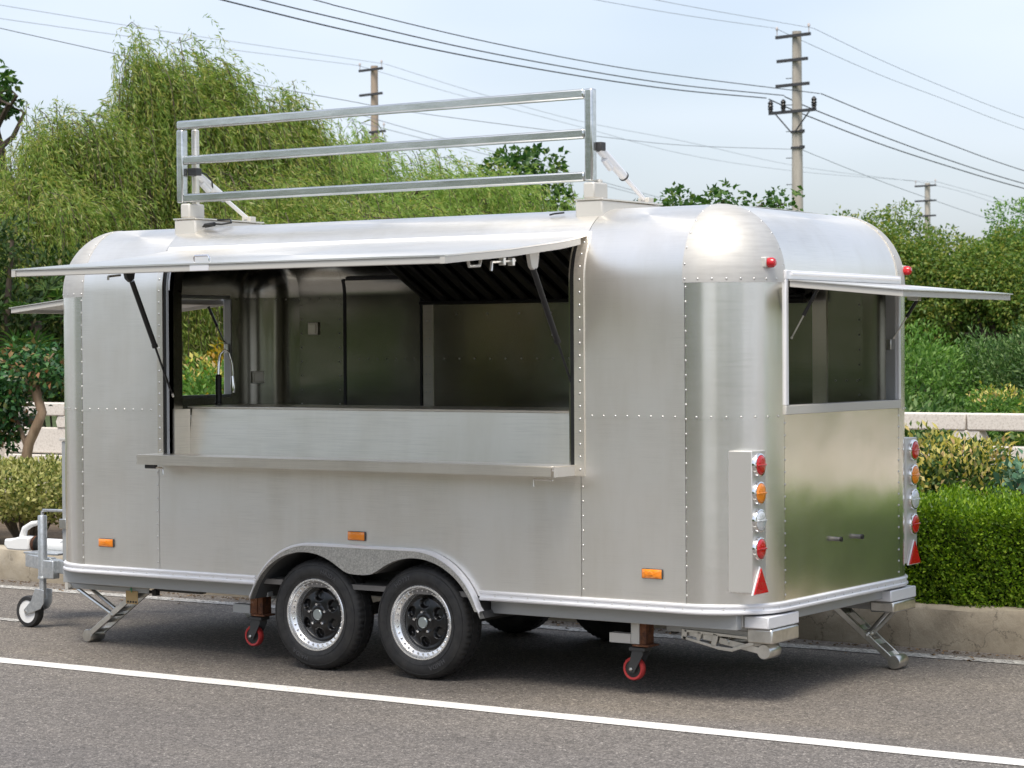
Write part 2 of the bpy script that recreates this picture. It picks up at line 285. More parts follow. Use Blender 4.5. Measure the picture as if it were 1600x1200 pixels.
WORLD = {}
def link(o, parent=None, W=None):
    C.objects.link(o); W = W or Matrix.Identity(4)
    if parent is not None:
        o.parent = parent; o.matrix_parent_inverse = WORLD[parent.name].inverted()
    o.matrix_basis = W; WORLD[o.name] = W.copy(); return o
def TR(loc=(0, 0, 0), rot=(0, 0, 0)): return Matrix.Translation(loc) @ Euler(rot).to_matrix().to_4x4()
def mesh_of(name, mb, m, smooth=40):
    me = bpy.data.meshes.new(name); me.from_pydata(mb.v, [], mb.f); me.update()
    if smooth:
        me.polygons.foreach_set('use_smooth', [True] * len(me.polygons)); me.set_sharp_from_angle(angle=math.radians(smooth))
    me.materials.append(m); return me
def part(name, mb, m, parent, W=None, smooth=40, bevel=0., label=None, kind=None):
    me = mb if isinstance(mb, bpy.types.Mesh) else mesh_of(name, mb, m, smooth)
    o = link(bpy.data.objects.new(name, me), parent, W)
    if bevel:
        b = o.modifiers.new('bevel', 'BEVEL'); b.width = bevel; b.segments = 2; b.limit_method = 'ANGLE'; b.angle_limit = math.radians(50)
    if label: o['label'] = label
    if kind: o['kind'] = kind
    return o
def tag(o, label=None, cat=None, group=None, kind=None):
    for k, v in (('label', label), ('category', cat), ('group', group), ('kind', kind)):
        if v: o[k] = v
    return o
def thing(name, loc, label, cat, group=None, rz=0):
    return tag(link(bpy.data.objects.new(name, None), None, TR(loc, (0, 0, rz))), label, cat, group)
def copy_tree(o, Wn, parent=None):
    c = o.copy(); C.objects.link(c); c.parent = parent
    if parent is not None: c.matrix_parent_inverse = Matrix.Identity(4); c.matrix_basis = Wn
    else: c.matrix_basis = Wn
    for ch in list(o.children):
        rel = WORLD[o.name].inverted() @ WORLD[ch.name]; copy_tree(ch, rel, c)
    # keep the world table of the copies usable
    return c

# ================================================================== SETTING
tag(link(bpy.data.objects.new('ground', mesh_of('ground', MB().add([(-400, -400, -.02), (400, -400, -.02), (400, 400, -.02), (-400, 400, -.02)], [(0, 1, 2, 3)]), GRASSM))), kind='structure')
tag(link(bpy.data.objects.new('road', mesh_of('road', MB().add([(-70, -15.5, 0), (70, -15.5, 0), (70, 2.9, 0), (-70, 2.9, 0)], [(0, 1, 2, 3)]), ROAD))), kind='structure')
def strip(name, y, w, x0, x1, m, z=.004, jag=.006):
    mb = MB(); n = int((x1 - x0) / .25); xs = [x0 + (x1 - x0) * i / n for i in range(n + 1)]
    for i in range(n):
        a, b = xs[i], xs[i + 1]; j = lambda x, k: jag * math.sin(x * 9.1 + k) * math.sin(x * 3.7 + 2 * k)
        mb.add([(a, y - w / 2 + j(a, 1), z), (b, y - w / 2 + j(b, 1), z), (b, y + w / 2 + j(b, 2), z), (a, y + w / 2 + j(a, 2), z)], [(0, 1, 2, 3)])
    return tag(link(bpy.data.objects.new(name, mesh_of(name, mb, m))), kind='structure')
strip('lane_line', -.64, .155, -60, 60, LINE)
strip('edge_line', 2.36, .15, -60, 60, OLDLINE, jag=.012)
strip('lane_line', .83, .10, -6, -1.72, OLDLINE, jag=.01)
tag(link(bpy.data.objects.new('planting_bed', mesh_of('planting_bed', MB().box(-60, 60, 2.85, 6.8, -.01, .215), SOIL))), kind='structure')
tag(link(bpy.data.objects.new('grass_bank', mesh_of('grass_bank', MB().box(-200, 200, 6.8, 200, -.01, .19), GRASSM))), kind='structure')
# kerb wall, cast in lengths
kw = thing('kerb_wall', (0, 2.78, 0), 'low cracked beige concrete kerb wall along the road edge behind the trailer', 'wall')
for i in range(-14, 14):
    a, b = i * 2.2 + .9, i * 2.2 + 3.1 - .012; mb = MB(); n = 14
    pr = [(2.70, -.01), (2.685, .10), (2.68, .235), (2.70, .258), (2.84, .262), (2.86, .24), (2.86, -.01)]
    xs = [a + (b - a) * k / n for k in range(n + 1)]; m_ = len(pr)
    vv = [(x, 0.013 * math.sin(x * 5 + j) * math.sin(x * 2.3) + p[0] - .012 * x + .035, p[1] + (.006 * math.sin(x * 7 + 2 * j) if j in (2, 3, 4) else 0)) for x in xs for j, p in enumerate(pr)]
    ff = [(k * m_ + j, k * m_ + j + 1, (k + 1) * m_ + j + 1, (k + 1) * m_ + j) for k in range(n) for j in range(m_ - 1)] + [tuple(range(m_)), tuple(reversed(range(n * m_, (n + 1) * m_)))]
    mb.add(vv, ff); part('kerb_block', mb, KERB, kw, smooth=50)
# gritty dirt line where the kerb wall meets the road
mb = MB()
for i in range(700):
    x = random.uniform(-8, 9); y = 2.66 - .012 * x - abs(random.gauss(0, .05)); r = random.uniform(.003, .012)
    mb.add([(x - r, y - r, 0.001), (x + r, y - r * .6, 0.001), (x + r * .5, y + r, 0.001), (x, y, r * 1.1)], [(0, 1, 3), (1, 2, 3), (2, 0, 3)])
tag(link(bpy.data.objects.new('gravel', mesh_of('gravel', mb, SOIL))), kind='stuff')

# stone railing on the river bank
fr = thing('stone_railing', (0, 6.5, .2), 'pale granite railing with thick top rail and solid lower panels', 'fence')
posts = [2.71 + 3.2 * k for k in range(-4, 6)]
for i, x in enumerate(posts):
    a, b = (x, x + 3.2) if i < len(posts) - 1 else (x, x + 3.2)
    if x > -7.4 or True:
        part('top_rail', MB().box(a + .006, b - .006, 6.42, 6.58, 1.168, 1.30), FENCE, fr, bevel=.012)
        part('panel', MB().box(a + .004, b - .004, 6.44, 6.56, .79, 1.05), FENCE, fr, bevel=.012)
        part('base_slab', MB().box(a + .004, b - .004, 6.40, 6.60, .19, .775), FENCE, fr, bevel=.01)
    part('post', MB().prism([(x - .11, 1.05), (x + .11, 1.05), (x + .13, 1.11), (x + .10, 1.168), (x - .10, 1.168), (x - .13, 1.11)], 6.43, 6.57), FENCE, fr, bevel=.006)
part('end_pier', MB().box(-9.2, -7.72, 6.33, 6.67, .19, 1.62), FENCE, fr, bevel=.02)

# ================================================================== FOLIAGE
def leaves(name, P, D, N, L, Wd, m, parent=None, fold=.25, kind=None):
    P = np.asarray(P, float); n = len(P); D = D / (np.linalg.norm(D, axis=1, keepdims=True) + 1e-9)
    S = np.cross(D, N); S /= (np.linalg.norm(S, axis=1, keepdims=True) + 1e-9); Nn = np.cross(S, D)
    L = np.broadcast_to(np.asarray(L, float), (n,))[:, None]; Wd = np.broadcast_to(np.asarray(Wd, float), (n,))[:, None]
    mid = P + D * L * .42 + Nn * Wd * fold
    V = np.stack([P, mid + S * Wd * .5, P + D * L, mid - S * Wd * .5], 1).reshape(-1, 3)
    me = bpy.data.meshes.new(name); me.vertices.add(4 * n); me.vertices.foreach_set('co', V.astype(np.float32).ravel())
    me.loops.add(4 * n); me.loops.foreach_set('vertex_index', np.arange(4 * n, dtype=np.int32))
    me.polygons.add(n); me.polygons.foreach_set('loop_start', np.arange(0, 4 * n, 4, dtype=np.int32))
    me.update(calc_edges=True); me.materials.append(m)
    o = link(bpy.data.objects.new(name, me), parent)
    if kind: o['kind'] = kind
    return o
def rdir(n):
    a = rng.normal(size=(n, 3)); return a / np.linalg.norm(a, axis=1, keepdims=True)
def blob_pts(n, c, r, shell=.55, lump=.22):
    """points in a lumpy ellipsoid's outer volume, and the outward directions there"""
    d = rdir(n); k = rng.uniform(0, 100, 3)
    lum = 1 + lump * (np.sin(d[:, 0] * 5 + k[0]) * np.sin(d[:, 1] * 5 + k[1]) + .6 * np.sin(d[:, 2] * 7 + k[2]) * np.sin(d[:, 0] * 8 + k[1]))
    rad = (shell + (1 - shell) * rng.random(n) ** .6) * lum
    return np.asarray(c) + d * rad[:, None] * np.asarray(r), d
def limbs(mb, base, targets, r0, n=6, wob=.12, top=None):
    base = Vector(base)
    for t in targets:
        t = Vector(t); L = (t - base).length; mids = []
        for k in range(6):
            f = k / 5; p = base.lerp(t, f) + Vector((random.gauss(0, wob), random.gauss(0, wob), random.gauss(0, wob * .5) + .10 * L * math.sin(pi * f))) * (1 if 0 < k < 5 else 0) * min(L, 1.5)
            mids.append(p)
        mb.tube(mids, [r0 * (1 - .85 * k / 5) for k in range(6)], n)
def broad_tree(name, label, base, trunk_h, clumps, leaf, m, per, r0=.1, cat='tree', group=None, spread=.35, stuffcrown=False):
    """trunk and limbs reaching into separate leaf clumps (c, radii)"""
    t = thing(name, base, label, cat, group); mb = MB(); b = Vector(base); top = b + Vector((random.gauss(0, .1), random.gauss(0, .1), trunk_h))
    mb.tube([b + Vector((0, 0, -.05)), b + Vector((.02, .01, trunk_h * .3)), b.lerp(top, .7) + Vector((random.gauss(0, .05), 0, 0)), top], [r0 * 1.35, r0, r0 * .85, r0 * .7], 8)
    limbs(mb, top, [c for c, r in clumps[:14]], r0 * .5)
    part('trunk', mb, BARK, t)
    P = []; D = []
    for c, r in clumps:
        n = int(per * (r[0] * r[1] * r[2]) ** .66); p, d = blob_pts(n, c, r); P.append(p); D.append(d)
    P = np.concatenate(P); D = np.concatenate(D); n = len(P)
    dirs = D + rdir(n) * .9 + np.array([0, 0, -.35]); nor = D * .6 + rdir(n) * .7 + np.array([0, 0, .6])
    s = rng.uniform(.65, 1.25, n)
    leaves('crown', P, dirs, nor, leaf[0] * s, leaf[1] * s, m, t)
    return t
def crown_clumps(c, R, n, r, flat=.8, up=.0):
    out = []
    for i in range(n):
        d = rdir(1)[0]; d[2] = d[2] * 1.0 + up; d /= np.linalg.norm(d)
        f = random.uniform(.45, 1.0); s = r * random.uniform(.6, 1.4)
        out.append((tuple(np.asarray(c) + d * np.asarray(R) * f), (s, s, s * flat)))
    return out
def willow(label, base, lobes, m=None, leafL=.082, drift=(.36, .2), zmin=.9, group='willows along the river bank'):
    """lobes: (centre, radii, strands, leaves per strand, (min, max) strand length)"""
    m = m or WILLOW
    t = thing('willow_tree', base, label, 'tree', group); b = Vector(base); mb = MB(); tw = MB(); P = []; D = []; N = []
    c0, r0 = Vector(lobes[0][0]), lobes[0][1]; top = Vector((c0.x, c0.y, c0.z + r0[2] * .3))
    mb.tube([b + Vector((0, 0, -.05)), b.lerp(top, .3) + Vector((.12, 0, 0)), b.lerp(top, .65) + Vector((-.08, .05, 0)), top], [.2, .15, .11, .05], 8)
    for li, (c, R, nstr, k, lenr) in enumerate(lobes):
        cc = np.asarray(c, float); tips = []
        for i in range(9):
            d = rdir(1)[0]; d[2] = abs(d[2]) * .8 + .1; tips.append(tuple(cc + d * np.asarray(R) * .85))
        limbs(mb, b.lerp(top, .55), tips, .045); sd_ = rng.uniform(0, 9)
        tuf = []
        for q in range(26):
            d = rdir(1)[0]; d[2] = d[2] * .9 + .25; d /= np.linalg.norm(d); tuf.append(d)
        for i in range(nstr):
            d = tuf[int(random.random() ** 1.0 * 26)] + rng.normal(size=3) * .20; d /= np.linalg.norm(d)
            lum = 1 + .24 * math.sin(d[0] * 6 + sd_) * math.sin(d[1] * 5 + sd_ * 2) + .20 * math.sin(d[2] * 9 + d[0] * 5 + sd_)
            p = cc + d * np.asarray(R) * lum * (random.uniform(.25, 1.08) ** .8 if random.random() < .93 else random.uniform(1.05, 1.28)); ln = random.uniform(*lenr) * (.55 + .45 * random.random())
            v = np.array([d[0] * .6 + random.gauss(0, .32) + drift[0], d[1] * .6 + random.gauss(0, .32) + drift[1], .30 + random.gauss(0, .32)])
            step = ln / k; pts = [p.copy()]
            for j in range(k):
                v[2] -= .13; v[:2] *= .955; v[:2] += np.array(drift) * .02; vv = v / np.linalg.norm(v); p = p + vv * step
                if p[2] < zmin: break
                pts.append(p.copy()); P.append(p + rng.normal(size=3) * .012); a = rng.normal(size=3) * .55
                D.append(vv * .8 + a + np.array([drift[0] * .7, drift[1] * .7, -.3])); N.append(rdir(1)[0])
            if i % 5 == 0 and len(pts) > 6: tw.tube([pts[q] for q in range(0, len(pts), 5)], .005, 3, False)
    part('trunk', mb, BARK, t); part('twigs', tw, BARK, t, kind='stuff')
    P = np.array(P); n = len(P); s = rng.uniform(.6, 1.3, n)
    leaves('crown', P, np.array(D), np.array(N), leafL * s, leafL * .17 * s, m, t, fold=.1)
    return t
def shrub(name, label, c, r, n, leaf, m, parent_stems=7, cat='shrub', group=None, m2=None, top=.0, shell=.35, lump=.22, ground=None, up=.45):
    g = c[2] - r[2] if ground is None else ground
    t = thing(name, (c[0], c[1], g), label, cat, group); mb = MB()
    for k in range(parent_stems):
        a = 2 * pi * k / parent_stems + random.random(); tip = (c[0] + math.cos(a) * r[0] * .6, c[1] + math.sin(a) * r[1] * .6, c[2] + random.uniform(-.1, .6) * r[2])
        b = Vector((c[0] + .06 * math.cos(a), c[1] + .06 * math.sin(a), g - .03)); mb.tube([b, b.lerp(Vector(tip), .5) + Vector((random.gauss(0, .04), random.gauss(0, .04), .04)), tip], [.016, .011, .004], 5)
    part('stems', mb, BARK, t)
    P, d = blob_pts(n, c, r, shell, lump); keep = P[:, 2] > g + .02; P = P[keep]; d = d[keep]; k = len(P)
    dirs = d * .6 + rdir(k) * .8 + np.array([0, 0, up]); nor = d + rdir(k) * .6 + np.array([0, 0, .6]); s = rng.uniform(.6, 1.25, k)
    if m2 is None: leaves('foliage', P, dirs, nor, leaf[0] * s, leaf[1] * s, m, t)
    else:
        z = (P[:, 2] - c[2]) / r[2]; rr = np.linalg.norm((P - np.asarray(c)) / np.asarray(r), axis=1)
        q = (z + rng.normal(size=k) * .3 > top) & (rr > .72) & (rng.random(k) < .62); w = ~q
        leaves('foliage', P[w], dirs[w], nor[w], (leaf[0] * s)[w], (leaf[1] * s)[w], m, t); leaves('young_foliage', P[q], dirs[q], nor[q], (leaf[0] * s)[q], (leaf[1] * s)[q], m2, t)
    return t

# clipped hedge on the right of the trailer (runs on past the frame)
hz0, hz1, hy0, hy1, hx0, hx1 = .24, .835, 2.80, 4.05, 2.3, 16.
hedge = thing('clipped_hedge', (9, 3.4, .215), 'box clipped bright green hedge growing above the kerb wall right of the trailer', 'hedge')
part('dark_core', MB().box(hx0 + .1, hx1, hy0 + .10, hy1 - .1, .2, hz1 - .09), HEDGEIN, hedge, smooth=0)  # solid near-black box added behind the leaves to block the gaps
def hedge_pts(n, xa, xb, side):
    x = rng.uniform(xa, xb, n); q = rng.random(n); wob = .022 * np.sin(x * 7) + .018 * np.sin(x * 17 + q * 9) + rng.normal(size=n) * .018
    dep = rng.random(n) ** 2 * .10
    if side == 'top': return np.stack([x, hy0 + q * (hy1 - hy0), hz1 + .03 * np.sin(x * 5 + q * 8) * np.sin(q * 14) + wob - dep], 1), np.array([0, 0, 1.])
    if side == 'front': return np.stack([x, hy0 + wob + dep - .01, hz0 - .02 + q * (hz1 - hz0 + .02)], 1), np.array([0, -1., 0])
    return np.stack([hx0 + wob + dep, hy0 + rng.random(n) * (hy1 - hy0), hz0 + q * (hz1 - hz0)], 1), np.array([-1., 0, 0])
HP = []; HN = []
for n, xa, xb, s_ in ((42000, hx0, 5.6, 'top'), (40000, hx0, 5.6, 'front'), (40000, 5.6, hx1, 'top'), (26000, 5.6, hx1, 'front'), (3000, hx0, hx0, 'end')):
    p, nn = hedge_pts(n, xa, xb, s_); HP.append(p); HN.append(np.broadcast_to(nn, p.shape))
HP = np.concatenate(HP); HN = np.concatenate(HN); k = len(HP); s = rng.uniform(.6, 1.3, k)
leaves('foliage', HP, HN * .8 + rdir(k) * .8 + np.array([0, 0, .5]), HN + rdir(k) * .7, .026 * s, .014 * s, HEDGEM, hedge)

shrub('golden_shrub', 'yellow tipped leafy shrub behind the clipped hedge beside the tail lamps', (3.28, 4.75, .76), (.60, .55, .44), 11500, (.052, .026), SHRUBD, 12, m2=YELLOW, top=.22, shell=.25, ground=.215)
shrub('golden_shrub', 'smaller yellow tipped sprig at the edge of the trailer above the right lamp box', (2.66, 5.0, .98), (.26, .3, .30), 1900, (.052, .026), SHRUBG, 5, m2=YELLOW, top=.0, ground=.215)
shrub('leafy_plant', 'blue green leafy plant in front of the stone panel at the right edge', (4.03, 4.5, .86), (.24, .3, .26), 420, (.085, .04), BLUEG, 6, cat='plant', ground=.215, up=.2)
shrub('variegated_shrub', 'cream and green variegated shrub beside the drawbar under the small tree', (-4.25, 3.35, .67), (.78, .5, .27), 11000, (.042, .024), VARIEG, 16, shell=.4, lump=.10, ground=.215)
shrub('variegated_shrub', 'cream and green variegated shrub at the left edge behind the jockey wheel', (-5.75, 3.5, .66), (.75, .5, .26), 6000, (.042, .024), VARIEG, 14, shell=.4, lump=.1, ground=.215)
# bare stems and a red-tipped sprig
t = thing('red_sprig', (-4.02, 3.7, .25), 'thin reddish sprigs standing above the variegated shrub by the small tree', 'plant')
mb = MB(); P = []
for k in range(7):
    x = -4.15 + .09 * k + random.gauss(0, .02); h = random.uniform(1.0, 1.25); y = 3.7 + random.gauss(0, .05); tip = Vector((x + random.gauss(0, .06), y, h))
    mb.tube([(x, y, .25), (x + .01, y, .7), tip], [.006, .005, .002], 4); P += [Vector((x, y, .7)).lerp(tip, random.random()) for _ in range(12)]
part('stems', mb, BARK, t); P = np.array([tuple(p) for p in P]); k = len(P)
leaves('foliage', P, rdir(k) + [0, 0, .6], rdir(k), .05, .022, CRAPE, t)
# small crape myrtle with a crooked pale trunk
t = thing('small_tree', (-4.45, 3.75, .215), 'small dark leaved tree with crooked pale brown trunk left of the trailer', 'tree')
mb = MB(); mb.tube([(-4.40, 3.72, .2), (-4.43, 3.72, .6), (-4.47, 3.72, .86), (-4.42, 3.72, 1.04), (-4.33, 3.72, 1.18), (-4.27, 3.73, 1.30), (-4.33, 3.74, 1.42), (-4.38, 3.76, 1.52)], [.064, .05, .046, .043, .043, .04, .042, .038], 10)
for tip in ((-4.9, 3.7, 1.5), (-4.75, 3.8, 1.35), (-4.62, 3.6, 1.75), (-4.2, 3.8, 1.8), (-4.5, 3.85, 1.7)):
    b = Vector((-4.37, 3.74, 1.48)) if tip[2] > 1.4 else Vector((-4.44, 3.72, 1.0)); mb.tube([b, b.lerp(Vector(tip), .5) + Vector((0, 0, .04)), tip], [.026, .016, .006], 6)
part('trunk', mb, PALEBARK, t)
P = []; D = []
for c, r, n in (((-4.85, 3.75, 1.33), (.38, .3, .22), 1500), ((-4.55, 3.7, 1.62), (.36, .32, .17), 1300), ((-4.98, 3.8, 1.6), (.3, .3, .16), 800), ((-4.12, 3.78, 1.62), (.2, .25, .16), 500), ((-4.72, 3.72, 1.12), (.2, .2, .14), 550), ((-4.4, 3.8, 1.8), (.3, .25, .12), 350), ((-4.55, 3.62, 1.42), (.2, .16, .16), 500)):
    p, d = blob_pts(int(n * .72), c, r, .2, .35); P.append(p); D.append(d)
P = np.concatenate(P); D = np.concatenate(D); k = len(P); s = rng.uniform(.7, 1.25, k)
leaves('crown', P, D * .5 + rdir(k) + [0, 0, -.1], D + rdir(k) * .8 + [0, 0, .8], .06 * s, .034 * s, CRAPE, t)
t.matrix_basis = Matrix.Translation((-.17, -.02, 0)) @ t.matrix_basis
shrub('green_shrub', 'light green shrub between the small tree and the front of the trailer', (-4.0, 5.3, 1.32), (.42, .4, .42), 2300, (.06, .03), BRIGHT, 6, m2=YELLOW, top=.75, ground=.215)
# pale yellow shrub seen through the front window
shrub('yellow_shrub', 'yellow autumn leaved shrub seen through the front window of the trailer', (-6.45, 9.2, 1.32), (1.2, .6, .68), 8500, (.075, .033), YGREEN, 9, shell=.3, ground=.19, up=.1)

# willows, left to right
willow('tall willow with wind blown drooping branches rising behind the front of the roof rack', (-9.3, 11.2, .19), [((-9.29, 10.87, 4.62), (.66, .7, .95), 2175, 36, (.6, 1.5)), ((-8.72, 11.85, 4.36), (.55, .6, .55), 1160, 32, (.5, 1.2)),
    ((-9.0, 11.05, 3.65), (1.1, .9, .85), 2465, 40, (.8, 1.9)), ((-8.42, 11.44, 3.2), (.95, .8, .6), 1305, 36, (.7, 1.6))], zmin=1.3)
willow('willow on the left with its thin feathery top against the sky', (-9.8, 9.5, .19), [((-9.35, 10.0, 3.75), (.5, .6, .6), 700, 34, (.6, 1.4)), ((-9.77, 9.34, 3.95), (.52, .6, .62), 1087, 34, (.6, 1.4)), ((-9.5, 8.7, 3.25), (.85, .6, .55), 1450, 38, (.7, 1.7)), ((-10.6, 9.0, 3.1), (.7, .6, .6), 870, 34, (.6, 1.6))], zmin=1.4)
willow('willow with strands hanging low behind the front window of the trailer', (-7.9, 11.0, .19), [((-7.9, 10.6, 2.9), (1.25, .9, .8), 2465, 44, (1.0, 2.6)), ((-7.0, 11.6, 2.9), (.9, .8, .7), 1015, 36, (.8, 2.))], zmin=.6)
willow('pale yellow green willow behind the middle of the roof rack', (-10.2, 16.2, .19), [((-10.58, 16.02, 4.12), (1.15, 1., .80), 1000, 32, (.5, 1.3)), ((-9.2, 15.9, 3.75), (1.3, 1., .55), 1740, 32, (.5, 1.2)), ((-10.2, 15.5, 3.0), (1.8, .8, .7), 1885, 32, (.6, 1.4))], WILLOW2, zmin=1.8)
willow('low willow behind the rack right of the pale willow', (-7.7, 16.2, .19), [((-7.75, 16.4, 3.3), (.85, .7, .48), 1305, 28, (.5, 1.1)), ((-8.1, 15.4, 2.9), (.9, .7, .5), 1015, 28, (.5, 1.1))], WILLOW2, zmin=1.8)
# broad leaved trees
broad_tree('broadleaf_tree', 'dark broad leaved tree showing between the rack rails above the pale willow', (-9.1, 18.0, .19), 2.6, crown_clumps((-9.05, 17.8, 4.15), (.78, .8, .5), 26, .26), (.115, .075), DARKLEAF, 1500, .13)
broad_tree('broadleaf_tree', 'dark broad leaved tree cut off by the left edge of the sky', (-13.05, 11.2, .19), 3.4, crown_clumps((-13.0, 11.05, 5.22), (.50, .5, .50), 20, .15), (.11, .07), DARKLEAF, 1700, .14)
broad_tree('broadleaf_tree', 'broad leaved tree with only its twiggy top showing over the rear roof', (-2.6, 12.6, .19), 2.4, crown_clumps((-2.72, 12.3, 3.30), (1.05, .6, .24), 22, .17), (.075, .05), DARKLEAF, 2100, .1)
broad_tree('bushy_tree', 'broad olive green bushy tree behind the rear awning', (-4.2, 21.5, .1), 1.5, crown_clumps((-4.25, 21.4, 2.72), (1.2, 1.0, 1.12), 54, .38, up=.1), (.062, .032), OLIVE, 6000, .16)
broad_tree('bushy_tree', 'brighter green bushy tree at the right edge behind the railing', (-3.2, 24.6, .1), 1.7, crown_clumps((-3.0, 24.6, 2.95), (1.5, 1.3, 1.08), 58, .42, up=.15), (.066, .036), BRIGHT, 4800, .15)
broad_tree('bushy_tree', 'yellowish olive tree filling the gap between two greener trees on the right', (-3.0, 21.2, .1), 1.4, crown_clumps((-3.0, 21.1, 2.5), (.9, .9, .95), 40, .36, up=.1), (.062, .032), OLIVE, 5200, .12)
broad_tree('bushy_tree', 'olive green tree just over the curve of the rear roof', (-5.8, 23.3, .1), 1.5, crown_clumps((-5.75, 23.1, 2.92), (1.0, .9, .86), 38, .36), (.07, .036), OLIVE, 3200, .13)
# undergrowth beyond the railing on the right
shrub('green_shrub', 'light green shrub above the railing beside the rear awning tip', (-.4, 12.2, 1.35), (.95, .7, .62), 16000, (.055, .023), BRIGHT, 8, ground=.19)
shrub('green_shrub', 'feathery green shrub with an upright top above the railing', (.55, 12.6, 1.35), (.7, .6, .60), 14000, (.058, .017), SHRUBG, 8, ground=.19)
shrub('green_shrub', 'tall soft green shrub at the right edge above the railing', (1.35, 12.4, 1.5), (.75, .6, .66), 17000, (.058, .018), SHRUBG, 8, ground=.19)
shrub('green_shrub', 'low dark green shrub behind the railing under the light green one', (.1, 10.4, .95), (1.2, .5, .42), 3600, (.09, .035), SHRUBG, 8, ground=.19)
shrub('yellow_shrub', 'small yellow and green shrub just above the railing on the right', (1.36, 10.4, 1.18), (.34, .35, .25), 2300, (.05, .022), BRIGHT, 6, m2=YELLOW, top=.45, ground=.19)
shrub('green_shrub', 'green shrub behind the gap of the railing at the right edge', (2.5, 9.4, .95), (.7, .5, .40), 2200, (.08, .035), OLIVE, 7, ground=.19)
# dark undergrowth, slim trunks and fan palms on the left
for x, y, z, r, lab in ((-8.55, 7.05, 1.75, .62, 'dark leafy shrub under the willows at the left edge below the front awning'), (-8.35, 7.85, 2.05, .5, 'dark leafy shrub under the willows right beside the front awning'), (-9.9, 8.2, 2.0, .6, 'dark shrub deeper under the willows at the left edge')):
    shrub('dark_shrub', lab, (x, y, z), (r, .45, .85), 4200, (.085, .036), SHADEL, 8, ground=.19)
for x, y, lab in ((-8.25, 6.95, 'slim dark trunk standing behind the left railing, nearest to the trailer'), (-8.75, 7.2, 'slim dark trunk standing behind the left railing, farther from the trailer')):
    t = thing('slim_tree', (x, y, .19), lab, 'tree'); mb = MB(); mb.tube([(x, y, .1), (x + .03, y, 1.2), (x - .02, y, 2.0), (x + .10, y, 3.0)], [.06, .05, .045, .02], 8)
    mb.tube([(x, y, 1.6), (x - .18, y, 2.2), (x - .24, y, 2.8)], [.035, .025, .012], 6); part('trunk', mb, BARK, t)
    p, d = blob_pts(500, (x, y, 2.9), (.4, .35, .35), .2); leaves('crown', p, d * .5 + rdir(500) + [0, 0, -.3], rdir(500) + [0, 0, .5], .085, .034, SHADEL, t)
def palm(label, base, h, n=11):
    t = thing('fan_palm', base, label, 'palm', 'fan palms under the willows'); b = Vector(base); mb = MB(); mb.tube([b, b + Vector((.03, 0, h * .5)), b + Vector((.02, 0, h))], [.08, .07, .065], 8); part('trunk', mb, BARK, t)
    top = b + Vector((.02, 0, h))
    for k in range(n):
        a = 2.4 * k; el = random.uniform(.05, .95); d = Vector((math.cos(a) * math.cos(el), math.sin(a) * math.cos(el), math.sin(el))); m_ = MB(); e = top + d * .42
        m_.tube([top, top + d * .22 + Vector((0, 0, .02)), e], .007, 4); s = d.cross(Vector((0, 0, 1))).normalized()
        for q in range(13):
            th = (q - 6) / 6 * 1.5; dd = (d * math.cos(th) + s * math.sin(th)).normalized(); L = .42 * (1 - .25 * abs(th) / 1.5); w = s * math.cos(th) - d * math.sin(th); dr = Vector((0, 0, -.08))
            m_.add([e, e + dd * L * .5 + w * .016, e + dd * L + dr, e + dd * L * .5 - w * .016], [(0, 1, 2, 3)])
        part('frond', m_, PALML, t, smooth=0)
palm('fan palm with radiating fronds beneath the front awning', (-7.95, 6.95, .19), 1.35)
palm('fan palm at the left edge among the dark trunks', (-8.6, 6.95, .19), 1.5)
palm('small fan palm farther back between dark trunks', (-8.2, 7.3, .19), 1.95)
# far belt of trees that reads as one mass
n = 60000; x = rng.uniform(-60, 30, n); hgt = 2.7 + .5 * np.sin(x * .7) + .4 * np.sin(x * 1.9 + 1) + .25 * np.sin(x * 4.3)
z = .2 + rng.random(n) ** .8 * hgt; y = 36 + rng.normal(size=n) * 1.2; P = np.stack([x, y, z], 1); s = rng.uniform(.7, 1.4, n)
leaves('treeline', P, rdir(n) + [0, -.4, 0], rdir(n) + [0, -.6, .5], .42 * s, .24 * s, OLIVE, kind='stuff')

# the bank goes on to the right of the frame with more of the same growth
n = 34000; x = rng.uniform(3.5, 40, n); hgt = 2.2 + .6 * np.sin(x * .8) + .5 * np.sin(x * 2.1 + 1) + .3 * np.sin(x * 4.3)
z = .2 + rng.random(n) ** .8 * np.maximum(hgt, .6); y = 14 + .25 * (x - 3) * 0 + rng.normal(size=n) * .9; P = np.stack([x, y, z], 1); s = rng.uniform(.7, 1.4, n)
leaves('grove', P, rdir(n) + [0, -.4, 0], rdir(n) + [0, -.6, .5], .26 * s, .13 * s, OLIVE, kind='stuff')
# wooded verge across the road, behind the camera: it shows in the polished metal
n = 32000; x = rng.uniform(-50, 55, n); hgt = 5.0 + .8 * np.sin(x * .5) + .7 * np.sin(x * 1.3 + 1) + .4 * np.sin(x * 3.3)
hgt = hgt + 2.4 * np.exp(-((x + 7.5) / 8) ** 2)
hgt = np.where(x < 4, hgt, np.where(x < 15, 1.2, hgt * .75))       # an opening between two groups of trees
z = rng.random(n) ** .85 * hgt; y = -26 + rng.normal(size=n) * 1.3; P = np.stack([x, y, z], 1); s = rng.uniform(.7, 1.4, n)
leaves('treeline', P, rdir(n) + [0, .4, 0], rdir(n) + [0, .6, .5], .62 * s, .36 * s, OLIVE, kind='stuff')

